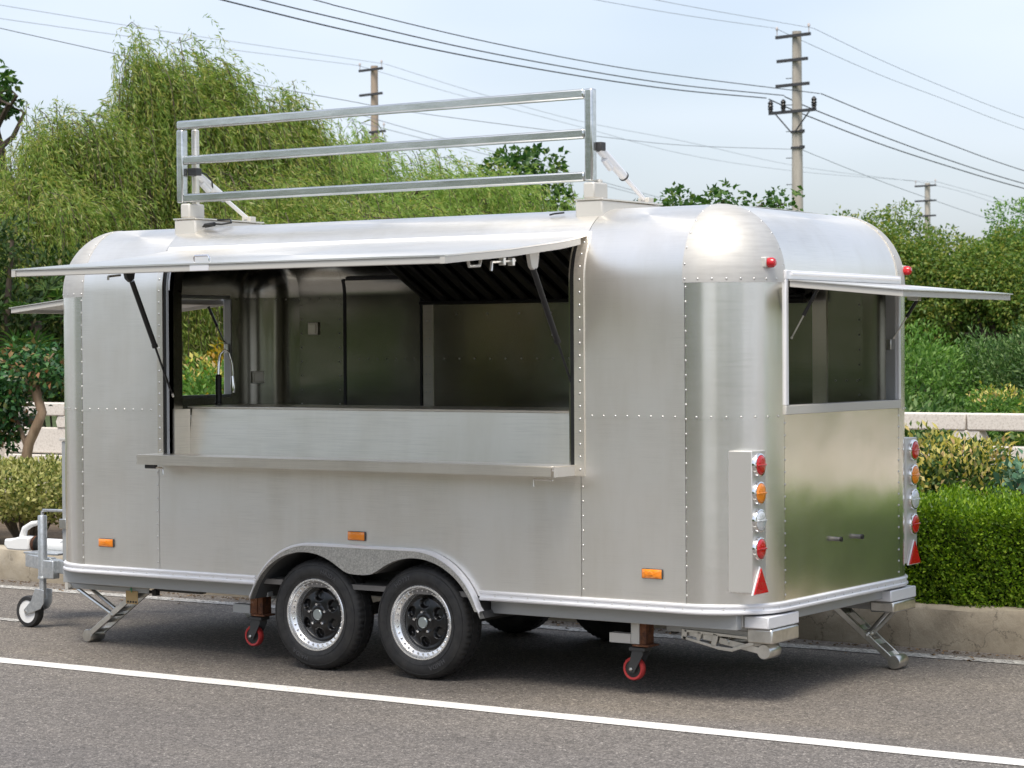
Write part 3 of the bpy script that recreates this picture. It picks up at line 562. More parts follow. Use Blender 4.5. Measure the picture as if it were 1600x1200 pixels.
n = 260; x = rng.uniform(-9, 10, n); y = 2.62 - .012 * x - np.abs(rng.normal(size=n)) * .22; P = np.stack([x, y, np.full(n, .006)], 1); d = rdir(n); d[:, 2] *= .15
leaves('leaf_litter', P, d, np.tile([0, 0, 1.], (n, 1)) + rdir(n) * .3, .045 * rng.uniform(.6, 1.3, n), .02, mat('dry_leaf', (.22, .13, .05), .8), kind='stuff')

# ================================================================== POLES AND WIRES
def pole(label, base, h, arms, m, r=(.155, .115), ins=()):
    t = thing('utility_pole', base, label, 'utility pole'); x, y, z = base
    part('shaft', MB().tube([(x, y, z - .2), (x, y, h)], list(r), 14), m, t)
    A = Vector((.985, -.17, 0)).normalized(); B = Vector((-A.y, A.x, 0))
    for zz, a0, a1 in arms:
        p = Vector((x, y, zz)) - B * (r[1] + .05); part('crossarm', MB().bar(p + A * a0, p + A * a1, .07, .085), ARM, t)
    for zz, u, kind in ins:
        p = Vector((x, y, zz)) - B * (r[1] + .05) + A * u
        mb = MB()
        if kind == 'big': mb.lathe([(.02, 0), (.075, .02), (.055, .05), (.085, .09), (.06, .12), (.085, .16), (.06, .20), (.08, .25), (.05, .30), (.02, .33)], 12, 'z', tuple(p + Vector((0, 0, .04))))
        else: mb.lathe([(.012, 0), (.014, .16), (.045, .17), (.04, .22), (.02, .26)], 10, 'z', tuple(p + Vector((0, 0, .04))))
        part('insulator', mb, INSUL if kind == 'big' else INSW, t)
    return t, A, B
t, A, B = pole('nearest concrete utility pole with four crossarms standing behind the rear roof', (-19.97, 48.4, .15), 10.72,
     [(10.58, -.60, .60), (9.90, -.56, .50), (9.20, -.60, .55), (8.45, -.85, .78)], POLEC, (.20, .13), [(8.45, -.80, 'big'), (8.45, -.35, 'big'), (8.45, .72, 'big'), (10.58, -.56, 's'), (10.58, .55, 's')])
p0 = Vector((-19.97, 48.4, 0)) - B * .2
for s_, u in ((-1, -.62), (1, .58)): part('brace', MB().bar(p0 + A * u + Vector((0, 0, 8.42)), p0 + A * .05 * s_ + Vector((0, 0, 7.85)), .03, .03), ARM, t)
for zz in (7.85, 7.4): part('band', MB().ring([(.17, zz), (.185, zz), (.185, zz + .06), (.17, zz + .06)], 14, 'z', (-19.97, 48.4, 0)), ARM, t); part('clamp', MB().box(-19.80, -19.68, 48.2, 48.3, zz, zz + .08), ARM, t)
for k in range(9): part('step_peg', MB().tube([(-20.09, 48.35, 3.4 + .75 * k), (-20.27, 48.30, 3.4 + .75 * k)], .012, 5), ARM, t)
t, _, _ = pole('distant brown utility pole rising out of the willows behind the rack', (-41.43, 56.89, .15), 12.15, [(12.0, -.62, .62), (11.1, -.60, .60), (9.72, -.1, .75)], POLEW, (.19, .13), [(12.0, -.58, 's'), (12.0, .58, 's'), (9.72, .68, 's')])
pole('farthest small utility pole above the trees on the right', (-37.33, 96.98, .15), 9.95, [(9.8, -.62, .62), (9.05, -.62, .62), (8.3, -.6, .6)], POLEC, (.19, .13), [(9.8, -.58, 's'), (9.8, .58, 's')])
WIRES = [
 ('thick black cable, lowest of the trio left of the nearest pole', .020, WIRE, [[-20.68, 47.89, 8.84], [-20.49, 42.91, 8.59], [-20.3, 38.12, 8.45], [-20.08, 32.57, 8.39], [-19.88, 27.64, 8.44], [-19.72, 23.57, 8.56], [-19.61, 20.88, 8.66]]),
 ('thick black cable, middle of the trio left of the nearest pole', .018, WIRE, [[-20.26, 48.17, 8.91], [-20.12, 42.27, 8.64], [-20.01, 37.67, 8.54], [-19.88, 32.29, 8.52], [-19.77, 27.5, 8.62], [-19.71, 24.77, 8.7], [-19.61, 20.88, 8.86]]),
 ('black cable, uppermost of the trio left of the nearest pole', .015, WIRE, [[-18.98, 47.83, 8.85], [-19.15, 40.56, 8.64], [-19.25, 36.43, 8.58], [-19.36, 31.54, 8.64], [-19.47, 27.12, 8.8], [-19.49, 26.13, 8.85], [-19.61, 20.89, 9.1]]),
 ('thick black cable, lowest of the trio sagging right of the nearest pole', .022, WIRE, [[-20.62, 47.93, 8.81], [-20.61, 49.94, 8.57], [-20.59, 55.01, 8.08], [-20.57, 60.35, 7.7], [-20.53, 67.0, 7.32], [-20.47, 80.54, 6.76]]),
 ('thick black cable, middle of the trio sagging right of the nearest pole', .021, WIRE, [[-20.25, 48.18, 8.88], [-20.26, 49.93, 8.68], [-20.29, 54.37, 8.28], [-20.33, 59.8, 7.86], [-20.38, 66.6, 7.46], [-20.47, 80.54, 6.86]]),
 ('black cable, uppermost of the trio sagging right of the nearest pole', .018, WIRE, [[-18.95, 47.85, 8.85], [-19.1, 51.8, 8.54], [-19.31, 57.43, 8.16], [-19.58, 64.56, 7.75], [-20.15, 79.56, 7.19]]),
 ('thin high wire reaching the left end of the top crossarm of the nearest pole', .009, WIREG, [[-20.47, 48.07, 10.81], [-19.66, 41.15, 10.33], [-18.97, 35.15, 9.99], [-18.26, 29.04, 9.69]]),
 ('thin high wire reaching the right end of the top crossarm of the nearest pole', .009, WIREG, [[-19.37, 48.2, 10.74], [-18.88, 39.79, 10.35], [-18.58, 34.54, 10.19], [-18.26, 29.05, 10.05]]),
 ('thin wire, lower of the two running right from the top of the nearest pole', .010, WIREG, [[-20.45, 48.08, 10.8], [-20.45, 49.72, 10.63], [-20.46, 54.74, 10.17], [-20.46, 60.13, 9.81], [-20.47, 66.84, 9.37], [-20.48, 80.57, 8.73]]),
 ('thin wire, upper of the two running right from the top of the nearest pole', .010, WIREG, [[-19.36, 48.21, 10.74], [-19.47, 52.61, 10.35], [-19.61, 58.14, 9.97], [-19.79, 65.1, 9.6], [-20.16, 79.59, 9.11]]),
 ('long thin wire crossing behind the rack to the clamp on the nearest pole', .010, WIREG, [[-20.05, 48.29, 7.39], [-19.7, 41.52, 7.01], [-19.46, 36.7, 6.89], [-19.07, 29.11, 6.79], [-18.94, 26.42, 6.82], [-18.77, 23.1, 6.87], [-18.61, 19.98, 6.99], [-18.44, 16.6, 7.13], [-18.34, 14.48, 7.24]]),
 ('thin wire sagging from the clamp of the nearest pole past the farthest pole', .011, WIREG, [[-19.85, 48.42, 7.38], [-20.08, 53.01, 6.95], [-20.33, 58.02, 6.55], [-20.71, 65.66, 6.02], [-21.19, 75.21, 5.51]]),
 ('faint wire, upper of the two crossing the left sky to the brown pole', .010, WIREG, [[-41.12, 57.1, 12.22], [-40.48, 53.98, 12.07], [-38.1, 42.42, 11.5], [-36.29, 33.6, 11.12], [-35.46, 29.55, 10.96]]),
 ('faint wire, lower of the two crossing the left sky to the brown pole', .010, WIREG, [[-41.87, 56.59, 12.15], [-41.59, 55.4, 12.09], [-38.65, 43.02, 11.31], [-36.45, 33.75, 10.79], [-35.45, 29.54, 10.57]]),
 ('faint wire, upper of the two between the brown pole and the farthest pole', .010, WIREG, [[-41.1, 57.12, 12.22], [-40.65, 62.36, 11.6], [-40.1, 68.83, 11.0], [-39.47, 76.29, 10.67], [-38.68, 85.56, 10.13], [-37.73, 96.71, 10.01]]),
 ('faint wire, lower of the two between the brown pole and the farthest pole', .010, WIREG, [[-41.87, 56.59, 12.15], [-41.7, 58.06, 11.98], [-41.23, 61.9, 11.53], [-40.34, 69.21, 10.81], [-39.48, 76.3, 10.12], [-38.41, 85.04, 9.85], [-36.94, 97.25, 9.98]]),
 ('faint wire, lower of the two leaving the farthest pole to the right', .011, WIREG, [[-37.73, 96.71, 10.01], [-37.75, 102.07, 9.82], [-37.77, 111.02, 9.17], [-37.84, 132.77, 8.03]]),
 ('faint wire, upper of the two leaving the farthest pole to the right', .011, WIREG, [[-36.94, 97.25, 10.01], [-37.08, 103.02, 9.74], [-37.25, 109.69, 9.4], [-37.84, 132.78, 8.51]]),
 ('low wire, upper of the pair sloping under the lowest rack rail', .014, WIREG, [[-39.82, 53.12, 10.13], [-40.01, 56.75, 9.82], [-40.36, 63.65, 9.33], [-40.73, 71.0, 8.77], [-41.15, 79.23, 8.18], [-41.6, 88.03, 7.68]]),
 ('low wire, lower of the pair sloping under the lowest rack rail', .014, WIREG, [[-39.82, 53.11, 9.82], [-40.0, 56.75, 9.59], [-40.36, 63.65, 9.15], [-40.73, 71.0, 8.64], [-41.15, 79.22, 8.07], [-41.6, 88.03, 7.56]]),
]
def catmull(pts, k=6):
    P = [Vector(p) for p in pts]; P = [P[0] * 2 - P[1]] + P + [P[-1] * 2 - P[-2]]; out = []
    for i in range(1, len(P) - 2):
        for j in range(k):
            t = j / k; a, b, c, d = P[i - 1:i + 3]
            out.append(.5 * (2 * b + (c - a) * t + (2 * a - 5 * b + 4 * c - d) * t * t + (3 * b - a - 3 * c + d) * t ** 3))
    return out + [P[-2]]
for lab, r, m_, pts in WIRES:
    tag(link(bpy.data.objects.new('power_line', mesh_of('power_line', MB().tube(catmull(pts), r * .8, 5), m_))), lab, 'cable', 'overhead wires')

# ================================================================== THE TRAILER
T = thing('food_trailer', (1.8, 1.07, 0), 'silver riveted aluminium food trailer with its serving hatch and rear window open', 'trailer')
X0, X1, WW, RC, RZ, ZC = -.69, 4.263, 2.137, .37, .385, 2.176
XA, XB, XC, XD = X0 + RC, .301, 3.266, X1 - RC
ZS, ZB, ZO = 1.475, .485, 1.165
SL = ZC + (RC + RZ) / 2 * pi / 2                               # end of the roof curve, in arc length
SH = ZC + .38 * .653                                           # the hinge line of the serving hatch
def arc(s): return max(0., s - ZC) / ((RC + RZ) / 2)
def prof(s, d):
    """inset, height and normal (outward, up) of the wall-and-roof profile at arc length s, d inside the skin"""
    t = arc(s)
    if s <= ZC: return d, s, 1., 0.
    return d + (RC - d) * (1 - math.cos(t)), ZC + (RZ - d) * math.sin(t), math.cos(t), math.sin(t)
def S_near(d=0, k=1):
    def f(x, s): i, z, a, b = prof(s, d); return (x, i, z), (0, -a * k, b * k)
    return f
def S_far(d=0, k=1):
    def f(x, s): i, z, a, b = prof(s, d); return (x, WW - i, z), (0, a * k, b * k)
    return f
def S_rear(d=0, k=1):
    def f(y, s): i, z, a, b = prof(s, d); return (X1 - i, y, z), (a * k, 0, b * k)
    return f
def S_front(d=0, k=1):
    def f(y, s): i, z, a, b = prof(s, d); return (X0 + i, y, z), (-a * k, 0, b * k)
    return f
def S_corner(cx, cy, d=0, k=1):
    def f(a, s):
        i, z, p, q = prof(s, d); r = max(RC - i, 0.0005); ca, sa = math.cos(a), math.sin(a)
        return (cx + r * ca, cy + r * sa, z), (p * ca * k, p * sa * k, q * k)
    return f
def S_roof(d=0, k=1):
    def f(x, y): return (x, y, ZC + RZ - d + (.010 * max(0, 1 - ((y - WW / 2) / .7) ** 2) if d == 0 else 0)), (0, 0, k)
    return f
def lin(a, b, n): return [a + (b - a) * i / (n - 1) for i in range(n)]
def sl(a, b):
    """arc-length samples: two on the flat, many on the curve"""
    o = [x for x in lin(a, min(b, ZC), 3)] if a < ZC else [a]
    if b > ZC:
        o = o[:] + lin(max(a, ZC), b, 14)[1 if a >= ZC or True else 0:]
    return o
def skin(f, us, vs, m=ALU, off=0., name='body_panel', thick=.004, parent=None, smooth=60): return part(name, MB().grid(f, us, vs, off, thick), m, parent or T, smooth=smooth)
G = .0015
N_, F__, RE, FR = S_near(), S_far(), S_rear(), S_front()
skin(N_, lin(XA + G, XB - G, 5), sl(ZB, ZS - G)); skin(N_, lin(XA + G, XB + .0, 5), sl(ZS - .02, SL), off=.0022)
skin(N_, lin(XC + G, XD - G, 5), sl(ZB, ZS - G)); skin(N_, lin(XC + G, XD - G, 5), sl(ZS - .02, SL), off=.0022)
skin(N_, lin(XB + G, XC - G, 9), lin(SH + .004, SL, 10), off=.0022)
# the panel under the serving opening, cut for the double wheel arch
def inner_arch(x):
    z = 0.
    for c in (1.442, 2.213):
        if abs(x - c) < .425: z = max(z, .25 + math.sqrt(.425 ** 2 - (x - c) ** 2))
    chin = .565 + .8 * (x - 1.827) ** 2
    if abs(x - 1.827) < .30:
        k = .035; h = max(k - abs(z - chin), 0) / k; z = max(z, chin) + h * h * k * .25
    return z
def outer_arch(x):
    if x < 1.48: return .268 + math.sqrt(max(0, .46 ** 2 - (x - 1.48) ** 2))
    if x > 2.20: return .268 + math.sqrt(max(0, .46 ** 2 - (x - 2.20) ** 2))
    return .728
mb = MB(); xs = sorted(lin(XB + G, XC - G, 60) + [1.03, 2.65]); ok = lambda x: max(ZB, inner_arch(x) + .015) if 1.03 < x < 2.65 else ZB
us = xs
def f_arch(x, v): zb = ok(x); return (x, 0, zb + (ZO - zb) * v), (0, -1, 0)
skin(f_arch, us, lin(0, 1, 6))
A90 = pi / 2
CORN = {'nr': (XD, RC, -A90, 0), 'fr': (XD, WW - RC, 0, A90), 'ff': (XA, WW - RC, A90, 2 * A90), 'nf': (XA, RC, 2 * A90, 3 * A90)}
for k, (cx, cy, a0, a1) in CORN.items():
    f = S_corner(cx, cy); ar = lin(a0 + .003, a1 - .003, 22)
    skin(f, ar, [ZB, .9, ZS - G], ALU_CORNER); skin(f, ar, [ZS - .02, 1.8, ZC + .004], ALU_CORNER, off=.0022)
    part('corner_cap', MB().grid(f, lin(a0 - .035, a1 + .035, 24), lin(ZC - .028, SL - .012, 18), .0045, .004), ALU_CAP, T, smooth=60)
YL, YR = RC, WW - RC
WY0, WY1, WZ0, WZ1 = .375, 1.762, 1.480, 2.200                  # window cut-outs in both ends
for f, m in ((RE, ALU_REAR), (FR, ALU)):
    skin(f, lin(YL + G, YR - G, 9), sl(ZB, WZ0), m); skin(f, lin(YL + G, YR - G, 9), lin(WZ1, SL, 14), m if m is ALU else ALU)
skin(F__, lin(XA + G, XD - G, 12), sl(ZB, ZS)); skin(F__, lin(XA + G, XD - G, 12), sl(ZS, SL), off=.002)
skin(S_roof(), lin(XA, XD, 14), lin(RC, WW - RC, 9), name='roof')

# rivets
def rivet(mb, p, n, r=.0058, h=.0032):
    p = Vector(p); n = Vector(n).normalized(); u = n.orthogonal().normalized(); w = n.cross(u); vs = []
    for rr, hh in ((1, 0), (.72, .72)):
        for k in range(8): a = pi * k / 4; vs.append(p + (u * math.cos(a) + w * math.sin(a)) * r * rr + n * h * hh)
    vs.append(p + n * h); mb.add(vs, [(k, (k + 1) % 8, 8 + (k + 1) % 8, 8 + k) for k in range(8)] + [(8 + k, 8 + (k + 1) % 8, 16) for k in range(8)])
def rrow(name, f, pts, off=.0022, r=.0058, parent=None, m=RIVET):
    mb = MB()
    for u, v in pts:
        p, n = f(u, v); rivet(mb, Vector(p) + Vector(n) * off, n, r)
    return part(name, mb, m, parent or T, smooth=50, kind='stuff')
def steps(a, b, d): k = max(1, round((b - a) / d)); return [a + (b - a) * i / k for i in range(k + 1)]
for x, s1 in ((XA - .004, ZC - .05), (XB - .012, ZO - .07), (XC + .012, ZO - .07), (XD + .004, ZC - .05)):
    rrow('rivets', N_, [(x, s) for s in steps(.56, s1, .074)], .0025)
rrow('rivets', N_, [(x, ZS - .008) for x in steps(XA + .06, XB - .06, .072)] + [(x, ZS - .008) for x in steps(XC + .07, XD - .06, .072)], .0025)
for k, (cx, cy, a0, a1) in CORN.items():
    f = S_corner(cx, cy)
    rrow('rivets', f, [(a, ZS - .008) for a in steps(a0 + .17, a1 - .17, .2)] + [(a, ZC - .010) for a in steps(a0, a1, .2)] + [(a, s) for a in (a0 - .005, a1 + .005) for s in steps(ZC + .065, SL - .1, .085)], .0048)
for f in (RE, FR):
    rrow('rivets', f, [(y, s) for y in (YL + .004, YR - .004) for s in steps(.55, WZ0 - .05, .062)], .001, .006)
    rrow('rivets', f, [(y, s) for y in (YL - .01, YR + .01) for s in steps(WZ1 + .03, SL - .1, .09)], .003, .006)

# white trim moulding round the bottom edge
path = [(1.045, 0), (.6, 0), (.1, 0)]
for k in range(17): a = 3 * A90 - k / 16 * A90; path.append((XA + RC * math.cos(a), RC + RC * math.sin(a)))
path += [(X0, YL + .5), (X0, YR - .5)]
for k in range(17): a = 2 * A90 - k / 16 * A90; path.append((XA + RC * math.cos(a), WW - RC + RC * math.sin(a)))
path += [(1., WW), (2.5, WW)]
for k in range(17): a = A90 - k / 16 * A90; path.append((XD + RC * math.cos(a), WW - RC + RC * math.sin(a)))
path += [(X1, YR - .5), (X1, YL + .5)]
for k in range(17): a = -k / 16 * A90; path.append((XD + RC * math.cos(a), RC + RC * math.sin(a)))
path += [(3.4, 0), (2.9, 0), (2.625, 0)]
tp = [(0.001, .518), (.010, .518), (.016, .512), (.016, .505), (.011, .502), (.010, .500), (.010, .487), (.011, .485), (.018, .481), (.018, .473), (.012, .466), (.001, .466)]
def sweep(path, tp):
    vv = []; ff = []; m_ = len(tp)
    for i, p in enumerate(path):
        a = Vector(path[max(0, i - 1)]); b = Vector(path[min(len(path) - 1, i + 1)]); d = (b - a).normalized(); n = Vector((d.y, -d.x)) * -1
        for o, z in tp: vv.append((p[0] + n.x * o, p[1] + n.y * o, z))
    for i in range(len(path) - 1):
        for j in range(m_ - 1): ff.append((i * m_ + j, (i + 1) * m_ + j, (i + 1) * m_ + j + 1, i * m_ + j + 1))
    ff += [tuple(range(m_)), tuple(reversed(range((len(path) - 1) * m_, len(path) * m_)))]
    return MB().add(vv, ff)
# the path runs clockwise seen from above on the near side: outward is to its left
part('trim_moulding', sweep(path, tp), TRIMM, T, smooth=35)
mb = MB(); cum = 0
for i in range(len(path) - 1):
    a = Vector(path[i]); b = Vector(path[i + 1]); L = (b - a).length; d = (b - a).normalized(); n = Vector((-d.y, d.x)); s = (-cum) % .105
    while s < L:
        q = a + d * s; rivet(mb, (q.x + n.x * .0105, q.y + n.y * .0105, .4935), (n.x, n.y, 0), .0048, .003); s += .105
    cum += L
part('rivets', mb, RIVET, T, smooth=50, kind='stuff')

# double wheel arch
fx = lin(1.036, 2.648, 90); mb = MB(); vv = []; ff = []
def arch_in(x): return min(max(inner_arch(x), .405), outer_arch(x) - .004)
for x in fx:
    o, i_ = max(outer_arch(x), .41), arch_in(x)
    vv += [(x, -.004, o - .001), (x, -.046, o - .001), (x, -.052, o - .006), (x, -.052, o - .014), (x, -.046, o - .017), (x, -.045, i_), (x, .0, i_), (x, .36, i_)]
for k in range(len(fx) - 1):
    for j in range(7): ff.append((k * 8 + j, k * 8 + j + 1, (k + 1) * 8 + j + 1, (k + 1) * 8 + j))
fa = part('wheel_arch', MB().add(vv, [f for i, f in enumerate(ff) if i % 7 in (4, 5)]), ARCHREFL, T, smooth=35)
part('arch_lip', MB().add(vv, [f for i, f in enumerate(ff) if i % 7 < 4]), TRIMM, fa, smooth=50)
part('wheel_well', MB().add(vv, [f for i, f in enumerate(ff) if i % 7 == 6]), WELL, fa, smooth=50)
part('wheel_well', MB().add([(x, .36, .40) for x in fx] + [(x, .36, max(arch_in(x), .41)) for x in fx], [(i, i + 1, len(fx) + i + 1, len(fx) + i) for i in range(len(fx) - 1)]), WELL, fa, smooth=0)

# chassis
part('chassis_rail', MB().box(-.60, 1.05, .10, .15, .385, .470), GREYP, T, bevel=.003); part('chassis_rail', MB().box(2.62, 4.13, .10, .15, .385, .470), GREYP, T, bevel=.003)
part('chassis_rail', MB().box(-.60, 4.13, WW - .15, WW - .10, .385, .47), GREYP, T, bevel=.003)
part('crossmember', MB().box(4.07, 4.13, .155, WW - .155, .395, .47), PALE, T, bevel=.003)
part('crossmember', MB().box(4.19, 4.222, .30, WW - .30, .408, .466), GREYP, T, bevel=.003)
part('crossmember', MB().box(-.52, -.46, .155, WW - .155, .395, .47), GREYP, T)
fp = []
for cx, cy, a0 in ((XD, WW - RC, 0), (XA, WW - RC, A90), (XA, RC, 2 * A90), (XD, RC, 3 * A90)): fp += [(cx + .34 * math.cos(a0 + A90 * k / 8), cy + .34 * math.sin(a0 + A90 * k / 8)) for k in range(9)]
part('floor', MB().prism(fp, .50, .471, 'z'), WOODF, T)
for y0, y1 in ((.165, .505), (WW - .505, WW - .165)):
    part('corner_block', MB().box(4.135, 4.275, y0, y1, .392, .455), TRIMM, T, bevel=.006)
part('axle', MB().bar((1.472, .2, .30), (1.472, WW - .2, .30), .06, .06), DARKP, T); part('axle', MB().bar((2.212, .2, .30), (2.212, WW - .2, .30), .06, .06), DARKP, T)
part('chassis_beam', MB().box(-.5, 4.0, .62, .68, .36, .47).box(-.5, 4.0, WW - .68, WW - .62, .36, .47), GREYP, T)
part('tube_beam', MB().bar((-.02, .32, .375), (.36, .32, .375), .05, .06, hollow=.005), DARKP, T)

# ---------------------------------------------------------------- wheels
def text_mesh(s, size, name):
    cu = bpy.data.curves.new(name, 'FONT'); cu.body = s; cu.size = size; cu.align_x = 'CENTER'; cu.resolution_u = 3; cu.extrude = .0015; cu.space_character = 1.12
    o = bpy.data.objects.new(name, cu); C.objects.link(o); dg = bpy.context.evaluated_depsgraph_get(); me = bpy.data.meshes.new_from_object(o.evaluated_get(dg)); bpy.data.objects.remove(o); return me
def arc_text(s, size, R, y, m, a0=pi / 2):
    me = text_mesh(s, size, 'lettering')
    for v in me.vertices:
        r = R + v.co.y; a = a0 - v.co.x / R; v.co = (r * math.cos(a), y - v.co.z, r * math.sin(a))
    me.materials.clear(); me.materials.append(m); me.update(); return me
W_ = .185
tprof = [(.196, .030), (.203, .014), (.218, .006), (.243, .001), (.268, .002), (.288, .009), (.301, .019), (.309, .029), (.3125, .036),
         (.3145, .060), (.3055, .061), (.3055, .069), (.315, .070), (.315, .088), (.3055, .089), (.3055, .097), (.315, .098)]
tprof = tprof + [(r, W_ - h) for r, h in reversed(tprof)]
def tread(j, k, r): return r - (.006 if (7 <= j <= 9 or len(tprof) - 10 <= j <= len(tprof) - 8) and k % 3 == 0 else (.004 if (12 <= j <= 13 or j in (16, 17, len(tprof) - 14, len(tprof) - 13)) and k % 4 == 0 else 0))
TY = mesh_of('tyre', MB().lathe(tprof, 168, 'y', radf=tread, caps=False), TYRE, 38)
mb = MB()
for r_ in (.227, .282): mb.ring([(r_, .0015 if r_ < .25 else .0045), (r_ + .004, .0005 if r_ < .25 else .0045), (r_ + .004, .012), (r_, .012)], 96, 'y')
SW = mesh_of('sidewall_rib', mb, TYRE)
RIM = mesh_of('rim', MB().lathe([(.197, .03), (.206, .020), (.2065, .011), (.203, .007), (.196, .007), (.193, .012), (.190, .026), (.184, .032), (.168, .036), (.163, .042), (.160, .075), (.155, .085), (.10, .12), (.0, .12)], 96, 'y', caps=False), POL, 40)
mb = MB()
for k in range(32):
    a = 2 * pi * k / 32; mb.lathe([(.0062, .040), (.0062, .030), (.004, .027), (0, .027)], 6, 'y', (.176 * math.cos(a), 0, .176 * math.sin(a)))
BOLT = mesh_of('rim_bolt', mb, CHROME)
nr, na = 26, 150; vv = []; ff = []
for i in range(nr):
    r = .022 + (.1565 - .022) * i / (nr - 1)
    for k in range(na):
        a = 2 * pi * k / na; h = .064 - .022 * math.cos(min(1, max(0, r - .05) / .10) * pi / 2) + (.0 if r < .140 else .012)
        if r < .045: h = .036
        elif r < .055: h = .036 + (h - .036) * (r - .045) / .01
        for q in range(6):
            aa = (a - (q * pi / 3 + pi / 6) + pi) % (2 * pi) - pi; e = ((r - .1065) / .024) ** 2 + (aa * r / .029) ** 2
            if e < 1.35: h += .030 * min(1, max(0, (1.35 - e) / .5))
        vv.append((r * math.cos(a), h, r * math.sin(a)))
for i in range(nr - 1):
    for k in range(na): ff.append((i * na + k, (i + 1) * na + k, (i + 1) * na + (k + 1) % na, i * na + (k + 1) % na))
DISC = mesh_of('wheel_disc', MB().add(vv, ff), RIMB, 60)
HUB = mesh_of('hub_cap', MB().lathe([(.031, .036), (.031, .030), (.027, .026), (0, .025)], 28, 'y'), mat('hub_grey', (.42, .47, .47), .3, .7))
NUT = mesh_of('lug_nut', MB().lathe([(.009, .040), (.009, .024), (.006, .020), (0, .020)], 6, 'y'), CHROME)
def wheel(W, txt, steer=0):
    w = link(bpy.data.objects.new('wheel', None), T, W)
    def sub(n, me, m=None, A=None): return part(n, me, m, w, W @ (A or Matrix.Identity(4)))
    sub('tyre', TY); sub('sidewall_rib', SW); sub('rim', RIM); sub('wheel_disc', DISC); sub('hub_cap', HUB)
    o = sub('rim_bolts', BOLT); o['kind'] = 'stuff'
    for k in range(5): a = 2 * pi * k / 5 + .35; sub('lug_nut', NUT, None, Matrix.Translation((.058 * math.cos(a), 0, .058 * math.sin(a))))
    for i, (s, a, y) in enumerate(txt): sub('lettering', arc_text(s, .034, .243, .001, TYRETXT, a))
wheel(TR((1.472, 0, .315)), [('HAIDA', 1.15, 0), ('HAIDA', 1.15 + pi, 0)])
wheel(TR((2.212, 0, .315)), [('HD737', 2.05, 0), ('HAIDA', 2.05 + pi, 0)])
for x in (1.472, 2.212): wheel(TR((x, WW, .315), (0, 0, pi)), [])

# ---------------------------------------------------------------- casters hung from the chassis
CW = mesh_of('caster_tyre', MB().ring([(.046, .0), (.056, -.002), (.062, .006), (.062, .030), (.056, .038), (.046, .036)], 36, 'y'), REDW)
CH = mesh_of('caster_hub', MB().lathe([(.047, .004), (.040, .010), (.014, .010), (.014, .001), (0, .001)], 24, 'y').lathe([(.047, .032), (.040, .026), (0, .026)], 24, 'y'), mat('caster_hub_black', (.03, .028, .027), .5))
def caster(x, y, zb, rusty=True):
    W = TR((x, y, zb)); c = link(bpy.data.objects.new('caster', None), T, W)
    def sub(n, mb, m, bev=.002, **k): return part(n, mb, m, c, W, bevel=bev, **k)
    sub('caster_tyre', CW, None, 0) if False else part('caster_tyre', CW, None, c, W @ TR((-.035, -.018, .062)))
    part('caster_hub', CH, None, c, W @ TR((-.035, -.018, .062)))
    for s in (-.031, .031): sub('fork', MB().prism([(-.055, .055), (-.040, .042), (-.018, .045), (.035, .14), (.035, .162), (-.03, .162)], s - .003, s + .003), DARKP, 0)
    sub('fork_plate', MB().box(-.045, .05, -.04, .04, .16, .178), DARKP)
    sub('axle_bolt', MB().lathe([(.010, -.036), (.010, -.042), (.006, -.046), (0, -.046)], 6, 'y', (-.035, 0, .062)), RIVET, 0)
    sub('swivel_plate', MB().box(-.02, .085, -.05, .055, .185, .195), RUST)
    sub('post', MB().box(-.035, .015, -.035, .02, .195, .395), PALE if not rusty else RUST)
    sub('post_backing', MB().box(.016, .055, -.03, .05, .195, .40), RUST)
    sub('post_plate', MB().box(-.05, .05, -.045, .05, .375, .388), GALV)
    sub('bracket_tube', MB().bar((-.165, -.01, .222), (-.036, -.01, .222), .055, .05, hollow=.005), PALE if not rusty else GREYP, 0)
caster(.895, .2, .075); caster(3.50, .2, .072, False)

